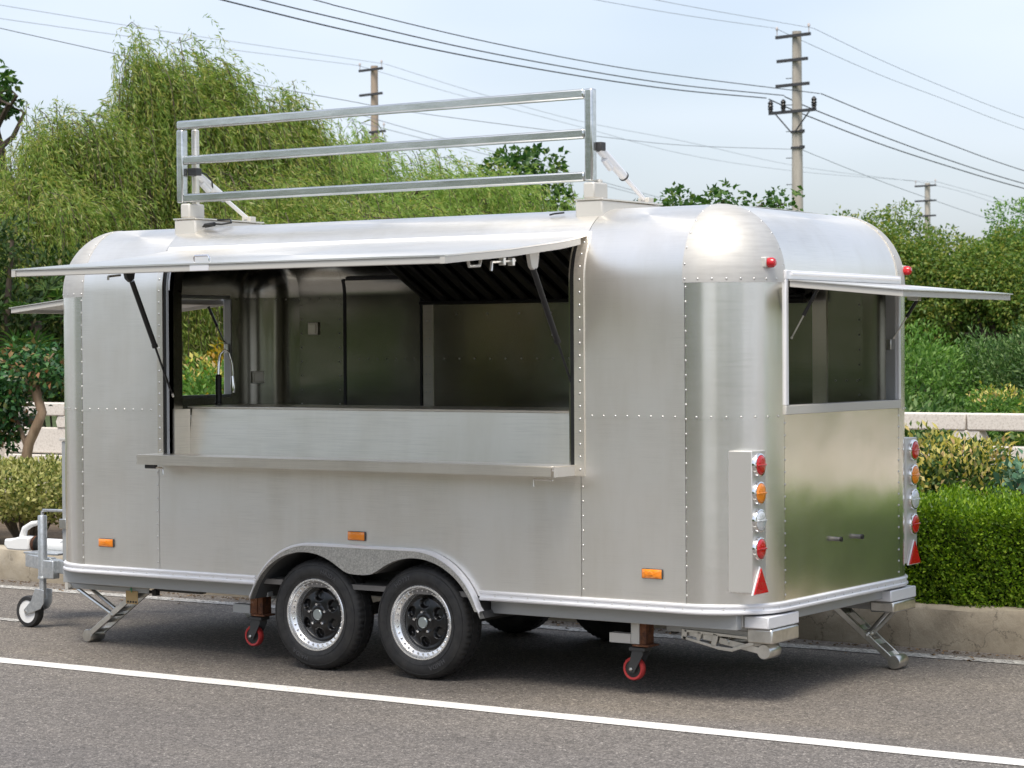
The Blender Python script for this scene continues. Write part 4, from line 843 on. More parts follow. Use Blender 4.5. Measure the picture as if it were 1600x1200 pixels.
# ---------------------------------------------------------------- stabiliser jacks
def jack(P, Tp, F, y, far=False):
    P, Tp, F = [Vector((p[0], y, p[1])) for p in (P, Tp, F)]; mid = Tp.lerp(F, .52)
    j = link(bpy.data.objects.new('stabiliser_jack', None), T, TR((P.x, y, P.z))); W = Matrix.Identity(4)
    def sub(n, mb, m, bev=.002): return part(n, mb, m, j, W, bevel=bev)
    dx = 1 if Tp.x > P.x else -1; a, b = sorted((P.x - .02 * dx, Tp.x + .12 * dx))
    sub('jack_rail', MB().box(a, b, y - .075, y + .075, .365, .383), GREYP); sub('jack_rail', MB().box(a, b, y - .075, y - .069, .335, .364), GREYP)
    for s in (-.055, .055):
        o = Vector((0, s, 0)); sub('leg_bar', MB().bar(Tp + o, F + o, .012, .034), ZINC)
        sub('brace_bar', MB().tube([P + o * .9, P.lerp(mid, .25) + o * .9, P.lerp(mid, .85) + o * .7, mid + o * .6], .013, 8), ZINC, 0)
    d = (F - Tp)
    for q0, q1 in ((.05, .14), (.36, .44), (.62, .70), (.84, .93)): sub('leg_web', MB().bar(Tp + d * q0, Tp + d * q1, .105, .012), ZINC)
    sub('pivot_pin', MB().tube([mid + Vector((0, -.07, 0)), mid + Vector((0, .07, 0))], .014, 10), ZINC, 0); sub('pivot_pin', MB().tube([P + Vector((0, -.085, 0)), P + Vector((0, .085, 0))], .014, 10), ZINC, 0)
    sub('foot_roller', MB().lathe([(.012, -.064), (.036, -.064), (.040, -.058), (.040, .058), (.036, .064), (.012, .064)], 24, 'y', tuple(F)), ZINC, 0)
    sub('jack_screw', MB().tube([P + Vector((0, 0, .002)), Tp + Vector((.10 * dx, 0, .0))], .010, 8), DARKP, 0)
    sub('jack_nut', MB().box(Tp.x + (.095 if dx > 0 else -.125), Tp.x + (.125 if dx > 0 else -.095), y - .02, y + .02, Tp.z - .02, Tp.z + .02), DARKP)
    return j, sub
jack((-.66, .350), (-.12, .335), (-.535, .042), .30)[1]('end_plate', MB().box(-.70, -.672, .215, .385, .325, .44), PALE)
jack((-.66, .350), (-.12, .335), (-.535, .042), WW - .30)
_, sb = jack((4.225, .345), (3.88, .335), (4.245, .042), 1.79)
sb('end_bracket', MB().box(4.14, 4.285, 1.645, 1.945, .33, .388), ZINC, .008)
_, sb = jack((4.20, .340), (3.745, .335), (4.19, .262), .335)
sb('end_bracket', MB().box(4.14, 4.285, .185, .485, .315, .388), ZINC, .008)
for i in range(2):
    y_ = .259 + .152 * i
    for a, b, w in (((3.735, .345), (4.14, .328), .016), ((3.725, .310), (3.93, .268), .016), ((3.93, .268), (4.02, .262), .02), ((4.02, .265), (4.14, .305), .02), ((3.73, .300), (3.735, .352), .03), ((3.815, .30), (3.825, .342), .022), ((3.905, .275), (3.92, .338), .03)):
        sb('leg_plate', MB().bar((a[0], y_, a[1]), (b[0], y_, b[1]), .008, w, (0, 0, 1) if abs(a[0] - b[0]) > .02 else (1, 0, 0)), ZINC, .002)
# ---------------------------------------------------------------- drawbar, coupling, jockey wheel
for s in (-1, 1):
    part('drawbar_rail', MB().bar((-.45, WW / 2 + s * .72, .408), (-1.72, WW / 2 + s * .17, .408), .05, .085), GALV, T, bevel=.004)
part('drawbar_plate', MB().box(-1.74, -1.42, WW / 2 - .20, WW / 2 + .20, .452, .466), GALV, T, bevel=.003)
cp = part('coupling', MB().tube([(-1.15, 1.07, .500), (-1.78, 1.07, .500)], .042, 16), WHITEP, T)
part('bellows', MB().lathe([(.05, -1.80), (.062, -1.795), (.05, -1.785), (.064, -1.775), (.05, -1.765), (.066, -1.755), (.055, -1.74)], 16, 'x', (0, 1.07, .50)), BLACK, cp)
part('rubber_ring', MB().lathe([(.045, -1.842), (.055, -1.83), (.055, -1.81), (.045, -1.80)], 16, 'x', (0, 1.07, .50)), RUST, cp)
part('coupling_head', MB().prism([(-1.84, .455), (-1.84, .545), (-1.93, .55), (-2.03, .525), (-2.075, .53), (-2.085, .485), (-2.05, .455), (-1.96, .452)], 1.015, 1.125), WHITEP, cp, bevel=.012)
part('coupling_handle', MB().tube([(-1.95, 1.07, .545), (-1.93, 1.07, .60), (-1.86, 1.07, .635), (-1.80, 1.07, .645)], [.026, .022, .020, .017], 10), WHITEP, cp)
part('brake_lever', MB().tube([(-1.20, 1.0, .52), (-1.24, 1.0, .58), (-1.5, 1.0, .60)], .013, 8), DARKP, cp)
part('cable', MB().tube([(-1.10, .9, .70), (-1.28, .92, .66), (-1.36, .94, .58), (-1.5, .98, .53)], .007, 6), WHITEP, cp)
jk = link(bpy.data.objects.new('jockey_wheel', None), T, TR((-1.315, .63, 0))); I4 = Matrix.Identity(4)
def js(n, mb, m, bev=0.): return part(n, mb, m, jk, I4, bevel=bev)
js('outer_tube', MB().lathe([(.030, .325), (.034, .325), (.034, .337), (.030, .340), (.030, .735), (.027, .742), (.0, .742)], 24, 'z', (-1.315, .63, 0)), GALV)
js('crank_handle', MB().tube([(-1.315, .63, .74), (-1.315, .63, .765), (-1.305, .63, .775), (-1.13, .63, .778), (-1.09, .63, .772)], .010, 8), GALV)
js('inner_tube', MB().tube([(-1.315, .63, .20), (-1.315, .63, .33)], .023, 16), GALV)
for s in (-.038, .038): js('fork', MB().prism([(-1.27, .255), (-1.345, .262), (-1.385, .18), (-1.455, .115), (-1.44, .085), (-1.38, .10), (-1.30, .13), (-1.27, .17)], .63 + s - .003, .63 + s + .003), GALV, .002)
js('tyre', MB().ring([(.075, .60), (.098, .602), (.104, .612), (.104, .648), (.098, .658), (.075, .66)], 40, 'y', (-1.435, 0, .104)), TYRE)
js('rim', MB().lathe([(.076, .604), (.066, .612), (.030, .608), (.026, .598), (0, .598)], 32, 'y', (-1.435, 0, .104)).lathe([(.076, .656), (.066, .648), (0, .648)], 32, 'y', (-1.435, 0, .104)), WHITEP)
js('axle_bolt', MB().tube([(-1.435, .585, .104), (-1.435, .675, .104)], .009, 8), ZINC)
js('clamp', MB().box(-1.285, -1.19, .60, .66, .33, .45), GALV, .006)
js('clamp', MB().box(-1.35, -1.28, .665, .72, .40, .46), GALV, .006)
# gas locker on the nose
lk_ = part('gas_locker', MB().box(-.795, X0 + .03, .29, WW - .29, .492, 1.25), GREYP, T, bevel=.006)
part('locker_lid', MB().box(-.805, X0 + .02, .28, WW - .28, 1.253, 1.27), PALE, lk_, bevel=.003)
part('latch', MB().box(-.80, -.74, .268, .288, .70, .76), ZINC, lk_, bevel=.003)

# ---------------------------------------------------------------- lamps
def lens_block(name, x, z):
    o = part(name, MB().box(x - .062, x + .062, -.010, .001, z - .026, z + .026), DARKP, T, bevel=.004)
    part('lens', MB().grid(lambda u, v: ((x + u, -.012 - .012 * (1 - (u / .058) ** 4) * (1 - (v / .024) ** 4), z + v), (0, -1, 0)), lin(-.058, .058, 11), lin(-.023, .023, 7), 0, .006), AMBER, o, smooth=30)
    part('lens_bar', MB().box(x - .012, x + .012, -.0265, -.012, z - .006, z + .012), AMBER, o, bevel=.002)
for x, z in ((-.129, .658), (1.785, .777), (3.697, .661)): lens_block('side_marker', x, z)
def tail(side):
    Y = (lambda y: y) if side < 0 else (lambda y: WW - y)
    poly = [(4.237, Y(.066)), (4.237, Y(.215)), (4.222, Y(.215)), (4.094, Y(.066))]
    if side > 0: poly = poly[::-1]
    b = part('tail_lamp_box', MB().prism(poly, .582, 1.297, 'z'), TAILM, T, bevel=.004)
    for z, m in ((1.226, REDL), (1.084, AMBER), (.945, CLEAR), (.803, REDL)):
        c = (4.237, Y(.127), z)
        part('lamp_bezel', MB().lathe([(.060, -.002), (.061, .012), (.058, .018), (.052, .020), (.050, .015), (.0, .013)], 32, 'x', c), CHROME, b)
        part('lamp_lens', MB().lathe([(.0495, .015), (.049, .020), (.044, .0235), (.03, .0265), (0, .0275)], 32, 'x', c), m, b)
        part('lens_bar', MB().box(c[0] + .021, c[0] + .029, c[1] - .047, c[1] + .047, c[2] - .004, c[2] + .004), m, b, bevel=.002)
        for q in (-1, 1): part('lens_screw', MB().tube([(c[0] + .018, c[1] + q * .0545, c[2]), (c[0] + .023, c[1] + q * .0545, c[2])], .0045, 8), ZINC, b)
    yc = Y(.13)
    part('reflector_frame', MB().prism([(yc - .082, .572), (yc + .082, .572), (yc, .716)], 4.2372, 4.248, 'x'), WHITEP, b, bevel=.003)
    part('reflector', MB().prism([(yc - .076, .577), (yc + .076, .577), (yc, .706)], 4.249, 4.256, 'x'), REDL, b, bevel=.002)
    x = 4.19; c = part('clearance_lamp', MB().box(x - .04, x + .055, Y(.24) - .03, Y(.24) + .03, 2.222, 2.276), PALE, T, bevel=.006)
    part('lens', MB().lathe([(.026, .056), (.026, .078), (.020, .090), (0, .094)], 20, 'x', (x, Y(.24), 2.247)), REDL, c)
tail(-1); tail(1)
for y, z in ((.955, .794), (1.214, .789)):
    h = part('door_stay', MB().tube([(X1 - .01, y, z), (X1 + .030, y, z)], .012, 14), mat('stay_grey', (.13, .13, .13), .4, .5), T, bevel=.002); part('rubber_tip', MB().tube([(X1 + .030, y, z), (X1 + .040, y, z)], .0135, 14), BLACK, h)

# ---------------------------------------------------------------- end windows, their frames and hatches
def strut(name, a, b, parent=None, r=.011, mid=.55, m2=None):
    a, b = Vector(a), Vector(b); c = a.lerp(b, mid); s = part(name, MB().tube([a, c], r, 12), STRUT, parent or T)
    part('rod', MB().tube([c, b], r * .42, 8), m2 or STRUT, s); part('end_fitting', MB().tube([b, b.lerp(a, .03)], r * .7, 8).tube([a, a.lerp(b, .04)], r * .75, 8), ZINC, s)
    part('collar', MB().tube([c.lerp(a, .03), c.lerp(b, .012)], r * 1.15, 12), BLACK, s); return s
for side in (1, -1):
    X = (lambda d: X1 + d) if side > 0 else (lambda d: X0 - d)
    def rb(a, b, y0, y1, z0, z1): xa, xb = sorted((X(a), X(b))); return MB().box(xa, xb, y0, y1, z0, z1)
    y0, y1, z0, z1 = .367, 1.77, 1.472, 2.212; w = .045; q = .0025
    fr_ = part('window_frame', rb(-.02, .014, y0, y1, z0, z0 + .047), PALE, T, bevel=.003)
    part('frame_side', rb(-.02, .015, y0, y0 + .028, z0 + .048, z1 - .048), TRIMM, fr_, bevel=.003); part('frame_side', rb(-.02, .015, y1 - .028, y1, z0 + .048, z1 - .048), TRIMM, fr_, bevel=.003)
    part('frame_top', rb(-.02, .016, y0, y1, z1 - .047, z1), TRIMM, fr_, bevel=.003)
    part('hinge_bar', MB().tube([(X(.020), y0 + .05, z1 - .016), (X(.020), y1 - .03, z1 - .016)], .009, 10), TRIMM, fr_)
    for a, b in ((y0 + .0285, y0 + .040), (y1 - .040, y1 - .0285)): part('jamb', rb(-.06, -.004, a, b, z0 + .049, z1 - .05), GREYP, fr_)
    part('jamb', rb(-.06, -.0215, y0 + .042, y1 - .042, z0 + .03, z0 + .0475), GREYP, fr_); part('jamb', rb(-.06, -.0215, y0 + .042, y1 - .042, z1 - .0475, z1 - .03), GREYP, fr_)
    # flap
    h0, h1 = Vector((X(.022), 0, 2.158)), Vector((X(.65), 0, 2.098)); d = (h1 - h0).normalized()
    def flap(y, u, v): p = h0 + d * u; return (p.x, y, p.z + v)
    L = (h1 - h0).length
    def fb(u0, u1, ya, yb, v0, v1):
        return MB().add([flap(ya, u0, v0), flap(ya, u1, v0), flap(yb, u1, v0), flap(yb, u0, v0), flap(ya, u0, v1), flap(ya, u1, v1), flap(yb, u1, v1), flap(yb, u0, v1)],
                        [f[::side] for f in [(0, 3, 2, 1), (4, 5, 6, 7), (0, 1, 5, 4), (1, 2, 6, 5), (2, 3, 7, 6), (3, 0, 4, 7)]])
    ya, yb = .392, 1.80
    hp = part('window_hatch', fb(0, L + .012, ya - .008, yb + .008, .0, .006), ALU, T)
    for a in ((0, L, ya, ya + .02), (0, L, yb - .02, yb), (L - .02, L, ya + .021, yb - .021), (0, .02, ya + .021, yb - .021)): part('hatch_rim', fb(*a, -.032, -.001), PALE, hp, bevel=.002)
    part('hatch_lining', fb(.022, L - .022, ya + .022, yb - .022, -.012, -.006), WHITEP if side < 0 else PALE, hp)
    for ys in (.455, 1.745): strut('gas_strut', flap(ys, .13, -.03), (X(-.012), ys - .02 * (1 if ys > 1 else -1), 1.862), T, .010, .52, ZINC if side > 0 else STRUT)
    part('latch', fb(.40, .46, .95, 1.0, -.06, -.033), ZINC, hp, bevel=.004)
    part('window_catch', rb(-.05, -.02, y1 - .06, y1 - .045, 1.80, 1.86), ZINC, T, bevel=.003)

# ---------------------------------------------------------------- serving opening: flanges, seal, jambs
def strip_on(f, x0, x1, s0, s1, off, th, m, name, parent=None): return part(name, MB().grid(f, lin(x0, x1, 3), sl(s0, s1), off, th), m, parent or T, smooth=50)
fl = strip_on(N_, 3.232, 3.292, ZO - .015, SH - .015, .010, .012, STEEL, 'opening_flange')
rrow('rivets', N_, [(3.266, s) for s in steps(ZO + .02, SH - .05, .066)], .010, .0075, fl)
fl2 = strip_on(N_, .300, .345, ZO + .04, SH - .015, .010, .012, STEEL, 'opening_flange')
rrow('rivets', N_, [(.318, s) for s in steps(ZO + .06, SH - .05, .066)], .010, .0075, fl2)
strip_on(N_, 3.206, 3.231, ZO + .02, SH - .01, .004, .02, BLACK, 'rubber_seal'); strip_on(N_, .346, .362, ZO + .04, SH - .01, .002, .03, BLACK, 'rubber_seal')
strip_on(N_, .363, .378, ZO + .04, SH - .03, -.002, .03, GREYP, 'jamb_edge'); strip_on(N_, .379, .392, ZO + .04, SH - .03, -.004, .03, TRIMM, 'jamb_edge')
for xa, xb in ((.3795, .392), (3.192, 3.205)):
    mb = MB().grid(lambda y, s, xb=xb: ((xb if xb < 1 else 3.192, prof(s, 0)[0] + y, prof(s, 0)[1] - (y * .3 if s > ZC else 0)), (1 if xb < 1 else -1, 0, 0)), lin(.004, .11, 3), sl(ZO + .02, SH - .02), 0, .01)
    part('jamb', mb, LINER, T, smooth=50)
part('hinge_strip', MB().grid(N_, lin(.32, 3.285, 3), lin(SH - .018, SH + .022, 4), .008, .008), TRIMM, T, smooth=60)
# serving hatch
top = [(.075, 2.416), (.0, 2.402), (-.1, 2.386), (-.2, 2.371), (-.655, 2.319), (-1.218, 2.270)]
XL_, XR_ = .345, 3.272
mb = MB(); nx = 9; k = len(top); xs = lin(XL_, XR_, nx)
for i, x in enumerate(xs): pass
vv = [(x, y, z + .0015 * math.sin(x * 4 + y * 3)) for x in xs for y, z in top] + [(x, y, z - .008) for x in xs for y, z in top]
ff = []
for i in range(nx - 1):
    for j in range(k - 1): a = i * k + j; ff += [(a, a + 1, a + k + 1, a + k), (nx * k + a, nx * k + a + k, nx * k + a + k + 1, nx * k + a + 1)]
for i in range(nx - 1): a = i * k; e = a + k - 1; ff += [(a, a + k, nx * k + a + k, nx * k + a), (e, nx * k + e, nx * k + e + k, e + k)]
for j in range(k - 1): e = (nx - 1) * k + j; ff += [(j, nx * k + j, nx * k + j + 1, j + 1), (e, e + 1, nx * k + e + 1, nx * k + e)]
sh = part('serving_hatch', MB().add(vv, ff), ALU, T, smooth=40)
def under(x0, x1, i0=1, dz0=-.009, dz1=-.042, yo=0.):
    P = top[i0:]; pts = [(y, z + dz0) for y, z in P] + [(y, z + dz1) for y, z in reversed(P)]; return MB().prism(pts, x0, x1, 'x')
part('hatch_rim', under(XR_ - .03, XR_ - .001), PALE, sh); part('hatch_rim', under(XL_ + .001, XL_ + .03), PALE, sh)
part('hatch_rim', MB().box(XL_ + .031, XR_ - .031, -1.212, -1.185, 2.229, 2.262), PALE, sh, bevel=.003)
part('hatch_lining', MB().add([(x, y, z - .014) for x in (XL_ + .031, XR_ - .031) for y, z in ((-.1, 2.386), (-.2, 2.371), (-.655, 2.319), (-1.184, 2.273))], [(0, 4, 5, 1), (1, 5, 6, 2), (2, 6, 7, 3)]), PALE, sh, smooth=0)
part('handle', MB().tube([(1.66, -1.19, 2.275), (1.66, -1.195, 2.300), (1.665, -1.195, 2.308), (1.755, -1.195, 2.308), (1.76, -1.195, 2.300), (1.76, -1.19, 2.275)], .006, 8), CHROME, sh)
part('handle_plate', MB().box(1.645, 1.775, -1.2155, -1.2125, 2.23, 2.262), TRIMM, sh, bevel=.001)
part('handle', MB().tube([(3.225, -.96, 2.255), (3.225, -.95, 2.222), (3.225, -.86, 2.228), (3.225, -.85, 2.262)], .008, 8), PALE, sh)
for y in (-.66, -.58): part('bolt_guide', MB().box(3.21, 3.24, y - .012, y + .012, 2.235, 2.275), ZINC, sh, bevel=.003)
part('slide_bolt', MB().tube([(3.225, -.76, 2.205), (3.225, -.755, 2.248), (3.225, -.55, 2.262)], .008, 8), ZINC, sh)
part('slide_bolt', MB().tube([(.40, -.52, 2.245), (.40, -.42, 2.255)], .007, 8).tube([(.40, -.52, 2.245), (.40, -.52, 2.225)], .007, 8), ZINC, sh)
for x in (3.2, .40):
    br = part('strut_bracket', MB().prism([(-.40, 2.315), (-.30, 2.315), (-.315, 2.235), (-.345, 2.215), (-.375, 2.235)], x - .012, x + .012, 'x'), PALE if x > 1 else DARKP, sh, bevel=.003)
strut('gas_strut', (3.2, -.344, 2.226), (3.2, .062, 1.557), T, .0155, .56); strut('gas_strut', (.40, -.325, 2.222), (.388, .030, 1.545), T, .0155, .56)
part('strut_label', MB().box(3.183, 3.2, -.1465, -.128, 1.885, 1.915), PLATEW, T)
# serving shelf
SX0, SX1 = .285, 3.225
sf = part('serving_shelf', MB().prism([(SX0, -.15), (SX0 + .0, -.175), (SX1 - .02, -.205), (SX1, -.19), (SX1 + .01, .015), (SX0 + .0, .015)], 1.203, 1.208, 'z'), STEEL, T, bevel=.001)
def lip(a, b): return MB().add([(a[0], a[1], 1.150), (b[0], b[1], 1.156), (b[0], b[1], 1.2025), (a[0], a[1], 1.2025), (a[0], a[1] + .008, 1.150), (b[0], b[1] + .008, 1.156), (b[0], b[1] + .008, 1.2025), (a[0], a[1] + .008, 1.2025)], [(0, 1, 2, 3), (5, 4, 7, 6), (0, 4, 5, 1), (3, 2, 6, 7), (0, 3, 7, 4), (1, 5, 6, 2)])
part('shelf_lip', lip((SX0, -.174), (SX1 - .012, -.208)), STEEL, sf); part('shelf_end', MB().box(SX1 + .0005, SX1 + .008, -.200, .0, 1.152, 1.2025), PALE, sf); part('shelf_end', MB().box(SX0 - .007, SX0 - .0005, -.172, .0, 1.15, 1.2025), PALE, sf)
part('shelf_bracket', MB().tube([(3.2, -.17, 1.135), (3.16, -.17, 1.135), (3.08, -.17, 1.138), (3.08, -.17, 1.10)], .006, 8), ZINC, sf); part('shelf_bracket', MB().tube([(.32, -.13, 1.13), (.44, -.13, 1.13), (.45, -.13, 1.122), (.452, -.13, 1.09)], .007, 8), ZINC, sf)
part('shelf_bracket', MB().box(.315, .40, -.14, -.12, 1.126, 1.148), DARKP, sf, bevel=.003)
part('corner_bracket', MB().box(3.205, 3.232, -.0, .05, 1.17, 1.235), DARKP, T)
# counter inside the opening
part('counter_front', MB().add([(.42, .128, 1.171), (3.19, .128, 1.171), (3.19, .160, 1.472), (.42, .160, 1.472), (.42, .148, 1.171), (3.19, .148, 1.171), (3.19, .18, 1.472), (.42, .18, 1.472)], [(0, 1, 2, 3), (5, 4, 7, 6), (4, 0, 3, 7), (1, 5, 6, 2), (3, 2, 6, 7), (4, 5, 1, 0)]), STEEL, T); part('counter_side', MB().prism([(.393, .02), (.41, .02), (.425, .134), (.418, .15), (.393, .15)], 1.16, 1.470, 'z'), STEEL, T)
part('sill', MB().box(.393, 3.19, .003, .134, 1.158, 1.170), STEEL, T)
ct = part('counter_top', MB().box(.393, 3.19, .152, .72, 1.4735, 1.486), STEEL, T, bevel=.003)
part('counter_top', MB().box(.1, 3.9, 1.52, 2.07, 1.33, 1.36) if False else MB().box(-.61, .392, .35, 1.05, 1.38, 1.40), STEEL, T)
# tap
tap = part('tap', MB().lathe([(.024, 1.4865), (.024, 1.50), (.019, 1.505), (.019, 1.665), (.010, 1.672)], 16, 'z', (.352, .48, 0)), mat('tap_black', (.03, .03, .03), .25, .5), T)
part('spout', MB().tube([(.352, .48, 1.67), (.352, .485, 1.74), (.356, .495, 1.795), (.375, .515, 1.822), (.398, .53, 1.80), (.408, .54, 1.74), (.410, .545, 1.66)], .008, 10), CHROME, tap)
part('spray_head', MB().tube([(.410, .545, 1.662), (.412, .545, 1.60), (.413, .545, 1.56)], [.011, .016, .014], 10), CHROME, tap)

# ---------------------------------------------------------------- interior lining
D_ = .052
LN, LF, LR, LFr = S_near(D_, -1), S_far(D_, -1), S_rear(D_, -1), S_front(D_, -1)
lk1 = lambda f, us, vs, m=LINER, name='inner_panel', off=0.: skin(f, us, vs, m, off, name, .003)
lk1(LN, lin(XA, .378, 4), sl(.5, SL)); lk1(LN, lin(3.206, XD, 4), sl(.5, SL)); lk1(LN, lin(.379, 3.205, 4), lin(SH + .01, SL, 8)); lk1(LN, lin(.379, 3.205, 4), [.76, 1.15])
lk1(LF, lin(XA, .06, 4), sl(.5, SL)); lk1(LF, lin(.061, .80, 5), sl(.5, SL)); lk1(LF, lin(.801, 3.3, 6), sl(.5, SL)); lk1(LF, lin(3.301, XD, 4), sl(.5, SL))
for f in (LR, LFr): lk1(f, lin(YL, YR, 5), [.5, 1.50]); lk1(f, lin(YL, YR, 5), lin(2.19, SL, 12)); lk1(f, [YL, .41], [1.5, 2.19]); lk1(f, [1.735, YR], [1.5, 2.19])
for k, (cx, cy, a0, a1) in CORN.items():
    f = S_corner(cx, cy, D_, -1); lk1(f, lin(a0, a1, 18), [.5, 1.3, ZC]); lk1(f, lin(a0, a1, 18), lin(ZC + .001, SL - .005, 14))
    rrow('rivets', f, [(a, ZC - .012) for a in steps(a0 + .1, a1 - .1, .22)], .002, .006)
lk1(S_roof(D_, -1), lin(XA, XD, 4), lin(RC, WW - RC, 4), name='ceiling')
rrow('rivets', LF, [(x, ZC - .012) for x in steps(XA, .04, .08)] + [(x, s) for x in (XA + .02, .03) for s in steps(1.45, 2.12, .09)], .002, .006)
rrow('rivets', LF, [(x, 1.755) for x in steps(.90, 3.2, .119)] + [(x, 2.045) for x in steps(1.0, 3.2, .235)] + [(x, s) for x in (.755, .785) for s in steps(1.42, 2.12, .115)], .004, .007)
# door in the far wall
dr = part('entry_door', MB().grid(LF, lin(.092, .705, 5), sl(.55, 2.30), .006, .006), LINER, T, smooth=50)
part('door_seal', MB().grid(LF, lin(.068, .0905, 3), sl(.55, 2.31), .010, .008), BLACK, dr, smooth=50); part('door_seal', MB().grid(LF, lin(.7065, .722, 3), sl(.55, 2.31), .010, .008), BLACK, dr, smooth=50)
part('door_seal', MB().grid(LF, lin(.11, .69, 3), lin(2.305, 2.33, 3), .012, .008), BLACK, dr, smooth=50)
rrow('rivets', LF, [(x, 1.755) for x in steps(.2, .66, .075)], .007, .0055, dr)
part('door_post', MB().grid(LF, lin(.73, .81, 3), sl(.55, 2.25), .005, .004), STEEL, T, smooth=50)
for (x, y, z, rz) in ((-.19, 2.078, 1.962, 0), (-.575, 1.945, 1.632, .95)):
    W = TR((x, y, z), (0, 0, rz)); so = part('socket_plate', MB().box(-.042, .042, -.012, .0, -.042, .042), STEEL, T, W, bevel=.004); part('socket_cover', MB().box(-.030, .030, -.019, -.0125, -.03, .03), STEEL, so, W, bevel=.003)
HOODRIB = mat('hood_filter_steel', (.20, .195, .18), .34, .9)
part('wall_post', MB().grid(LF, lin(3.575, 3.665, 3), sl(.9, 2.5), .012, .012), STEEL, T, smooth=50)
rrow('rivets', LF, [(XD - .02, s) for s in steps(1.45, 2.15, .085)] + [(x, 1.62) for x in steps(3.72, 3.86, .07)], .003, .006)
# range hood over the far counter: sloping filter bank with ribs
a0, a1 = Vector((0, 1.93, 2.145)), Vector((0, 1.30, 2.47)); hd = a1 - a0; hn = Vector((0, -hd.z, hd.y)).normalized()
hx0_, hx1_ = .83, 3.60
hood = part('range_hood', MB().add([(x, *p) for x in (hx0_, hx1_) for p in ((1.93, 2.145), (1.30, 2.47), (1.32, 2.50), (2.07, 2.47), (2.07, 2.155), (1.95, 2.125), (1.925, 2.13))], [(0, 1, 8, 7), (1, 2, 9, 8), (2, 3, 10, 9), (3, 4, 11, 10), (4, 5, 12, 11), (5, 6, 13, 12), (6, 0, 7, 13), (6, 5, 4, 3, 2, 1, 0), (7, 8, 9, 10, 11, 12, 13)]), HOODM, T, smooth=0)
for k in range(22):
    x = .90 + k * .125; p = [Vector((x, *q)) for q in ((1.925, 2.150), (1.31, 2.466))]
    part('filter_rib', MB().bar(p[0] + Vector((0, -.008, -.012)), p[1] + Vector((0, -.008, -.012)), .062, .03), HOODRIB, hood, bevel=.012)
part('grease_channel', MB().box(hx0_, hx1_, 1.895, 1.935, 2.105, 2.128), HOODM, hood, bevel=.004); part('hood_lip', MB().box(2.15, hx1_, 1.90, 1.96, 2.075, 2.104), HOODM, hood, bevel=.003)
part('far_counter', MB().box(.83, 3.85, 1.45, 2.07, 1.36, 1.39), STEEL, T, bevel=.003)

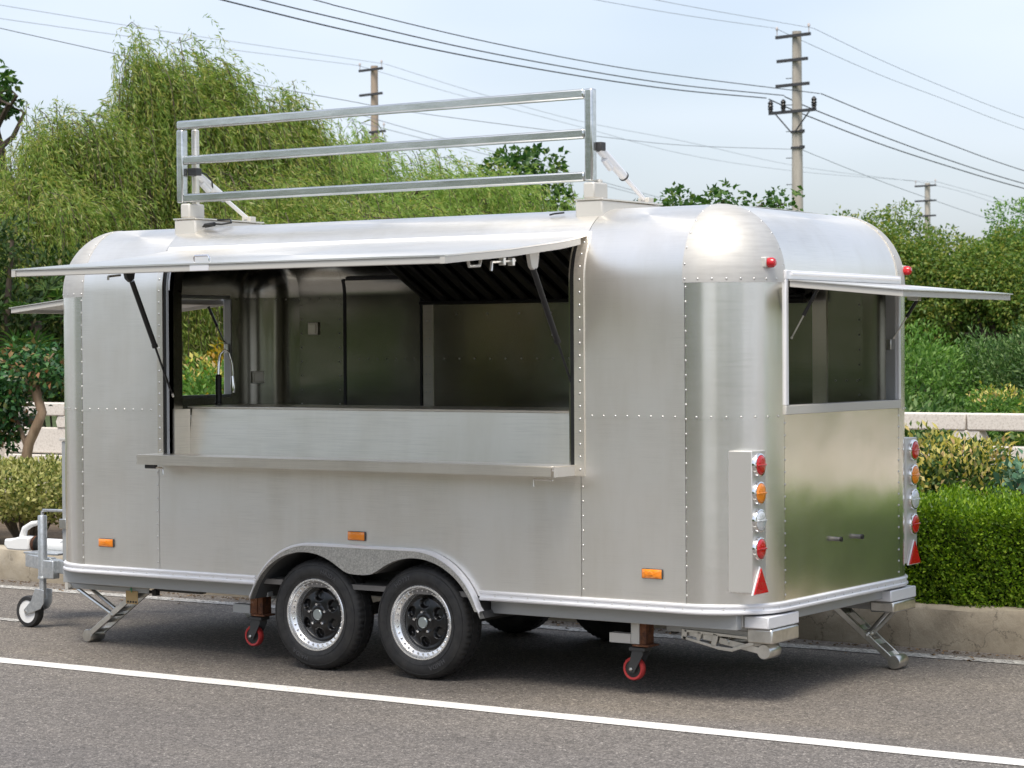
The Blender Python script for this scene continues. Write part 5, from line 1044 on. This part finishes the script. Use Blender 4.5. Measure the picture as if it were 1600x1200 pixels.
# ---------------------------------------------------------------- sign rack on the roof
RY = .225; rk = link(bpy.data.objects.new('sign_rack', None), T, TR((1.75, .2, 2.6)))
def rs(n, mb, m=RACKM, bev=.010): return part(n, mb, m, rk, I4, bevel=bev)
t_ = .052; ra, rb_ = .300, 3.195
for z in (3.172, 2.960, 2.732): rs('rail', MB().bar((ra + (t_ / 2 + .001 if z < 3.1 else -t_ / 2 + .003), RY, z), (rb_ - (t_ / 2 + .001 if z < 3.1 else t_ / 2 + .001), RY, z), t_, t_))
for x in (ra, rb_): rs('post', MB().bar((x, RY, 2.705), (x, RY, 3.145 if x < 1 else 3.198), t_ - .001, t_ - .001, (0, 1, 0)))
for x, s in ((.345, 1), (3.20, -1)):
    yy = RY + .07
    rs('back_post', MB().bar((x, yy, 2.62), (x, yy, 3.15 if x < 1 else 2.72), .04, .036, (0, 1, 0)), STEEL if x < 1 else PALE)
    rs('pivot_block', MB().box(x - .036, x + .036, .195, .335, 2.612, 2.70), PALE)
    rs('base', MB().add([(x - .085, .195, 2.485), (x + .085, .195, 2.485), (x + .085, .80, 2.575), (x - .085, .80, 2.575), (x - .085, .195, 2.603), (x + .085, .195, 2.603), (x + .085, .82, 2.600), (x - .085, .82, 2.600)], [(0, 3, 2, 1), (4, 5, 6, 7), (0, 1, 5, 4), (1, 2, 6, 5), (2, 3, 7, 6), (3, 0, 4, 7)]), PALE)
    rs('base_cover', MB().box(x - .09, x + .09, .19, .825, 2.6035, 2.612), STEEL, .002)
    A = Vector((x + .01, .285, 2.885)); Bp = Vector((x + .01, .765, 2.63)); mid = A.lerp(Bp, .52)
    rs('actuator', MB().tube([A, mid], .025, 16), WHITEP if x < 1 else TRIMM, 0); rs('actuator_collar', MB().tube([mid, mid.lerp(Bp, .04)], .028, 16), GREYP if x < 1 else DARKP, 0); rs('actuator_rod', MB().tube([mid, Bp], .013, 12), WHITEP if x < 1 else TRIMM, 0)
    rs('actuator_motor', MB().tube([A + Vector((0, .05, -.055)), A.lerp(mid, .35) + Vector((0, .03, -.055))], .019, 12), WHITEP if x < 1 else TRIMM, 0)
    rs('actuator_pivot', MB().box(x - .025, x + .045, .25, .30, 2.87, 2.915), DARKP, .004); rs('actuator_pivot', MB().box(x - .025, x + .045, .745, .80, 2.612, 2.645), PALE, .004)
rs('cable', MB().tube([(.355, .29, 2.90), (.39, .34, 2.88), (.40, .38, 2.84), (.37, .42, 2.80)], .005, 6), BLACK, 0)
rs('cable', MB().tube([(.44, .25, 2.56), (.50, .24, 2.575), (.58, .26, 2.57), (.62, .30, 2.58), (.58, .34, 2.60), (.46, .36, 2.605)], .006, 6).tube([(.46, .245, 2.565), (.54, .24, 2.572)], .013, 8), BLACK, 0)
rs('cable', MB().tube([(3.03, .22, 2.545), (2.98, .20, 2.54), (2.95, .20, 2.535)], .005, 6), BLACK, 0)
# cardboard tag tied to the front jack
tg = thing('cardboard_tag', (-.135, .215, .30), 'small brown cardboard tag hanging on a green string under the front of the trailer', 'tag')
part('card', MB().box(-.185, -.085, .2185, .2215, .265, .345), CARD, tg, bevel=.001)
part('string', MB().tube([(-.135, .215, .47), (-.137, .214, .40), (-.135, .216, .335)], .0022, 5).tube([(-.135, .214, .352), (-.128, .212, .358), (-.141, .212, .360), (-.135, .214, .352)], .004, 5), STRING, tg)
for k in range(4): part('stamp_mark', MB().prism([(-.172 + .022 * k, .272), (-.160 + .022 * k, .272), (-.158 + .022 * k, .282), (-.166 + .022 * k, .285), (-.174 + .022 * k, .281)], .2170, .2184), INK, tg, smooth=0)
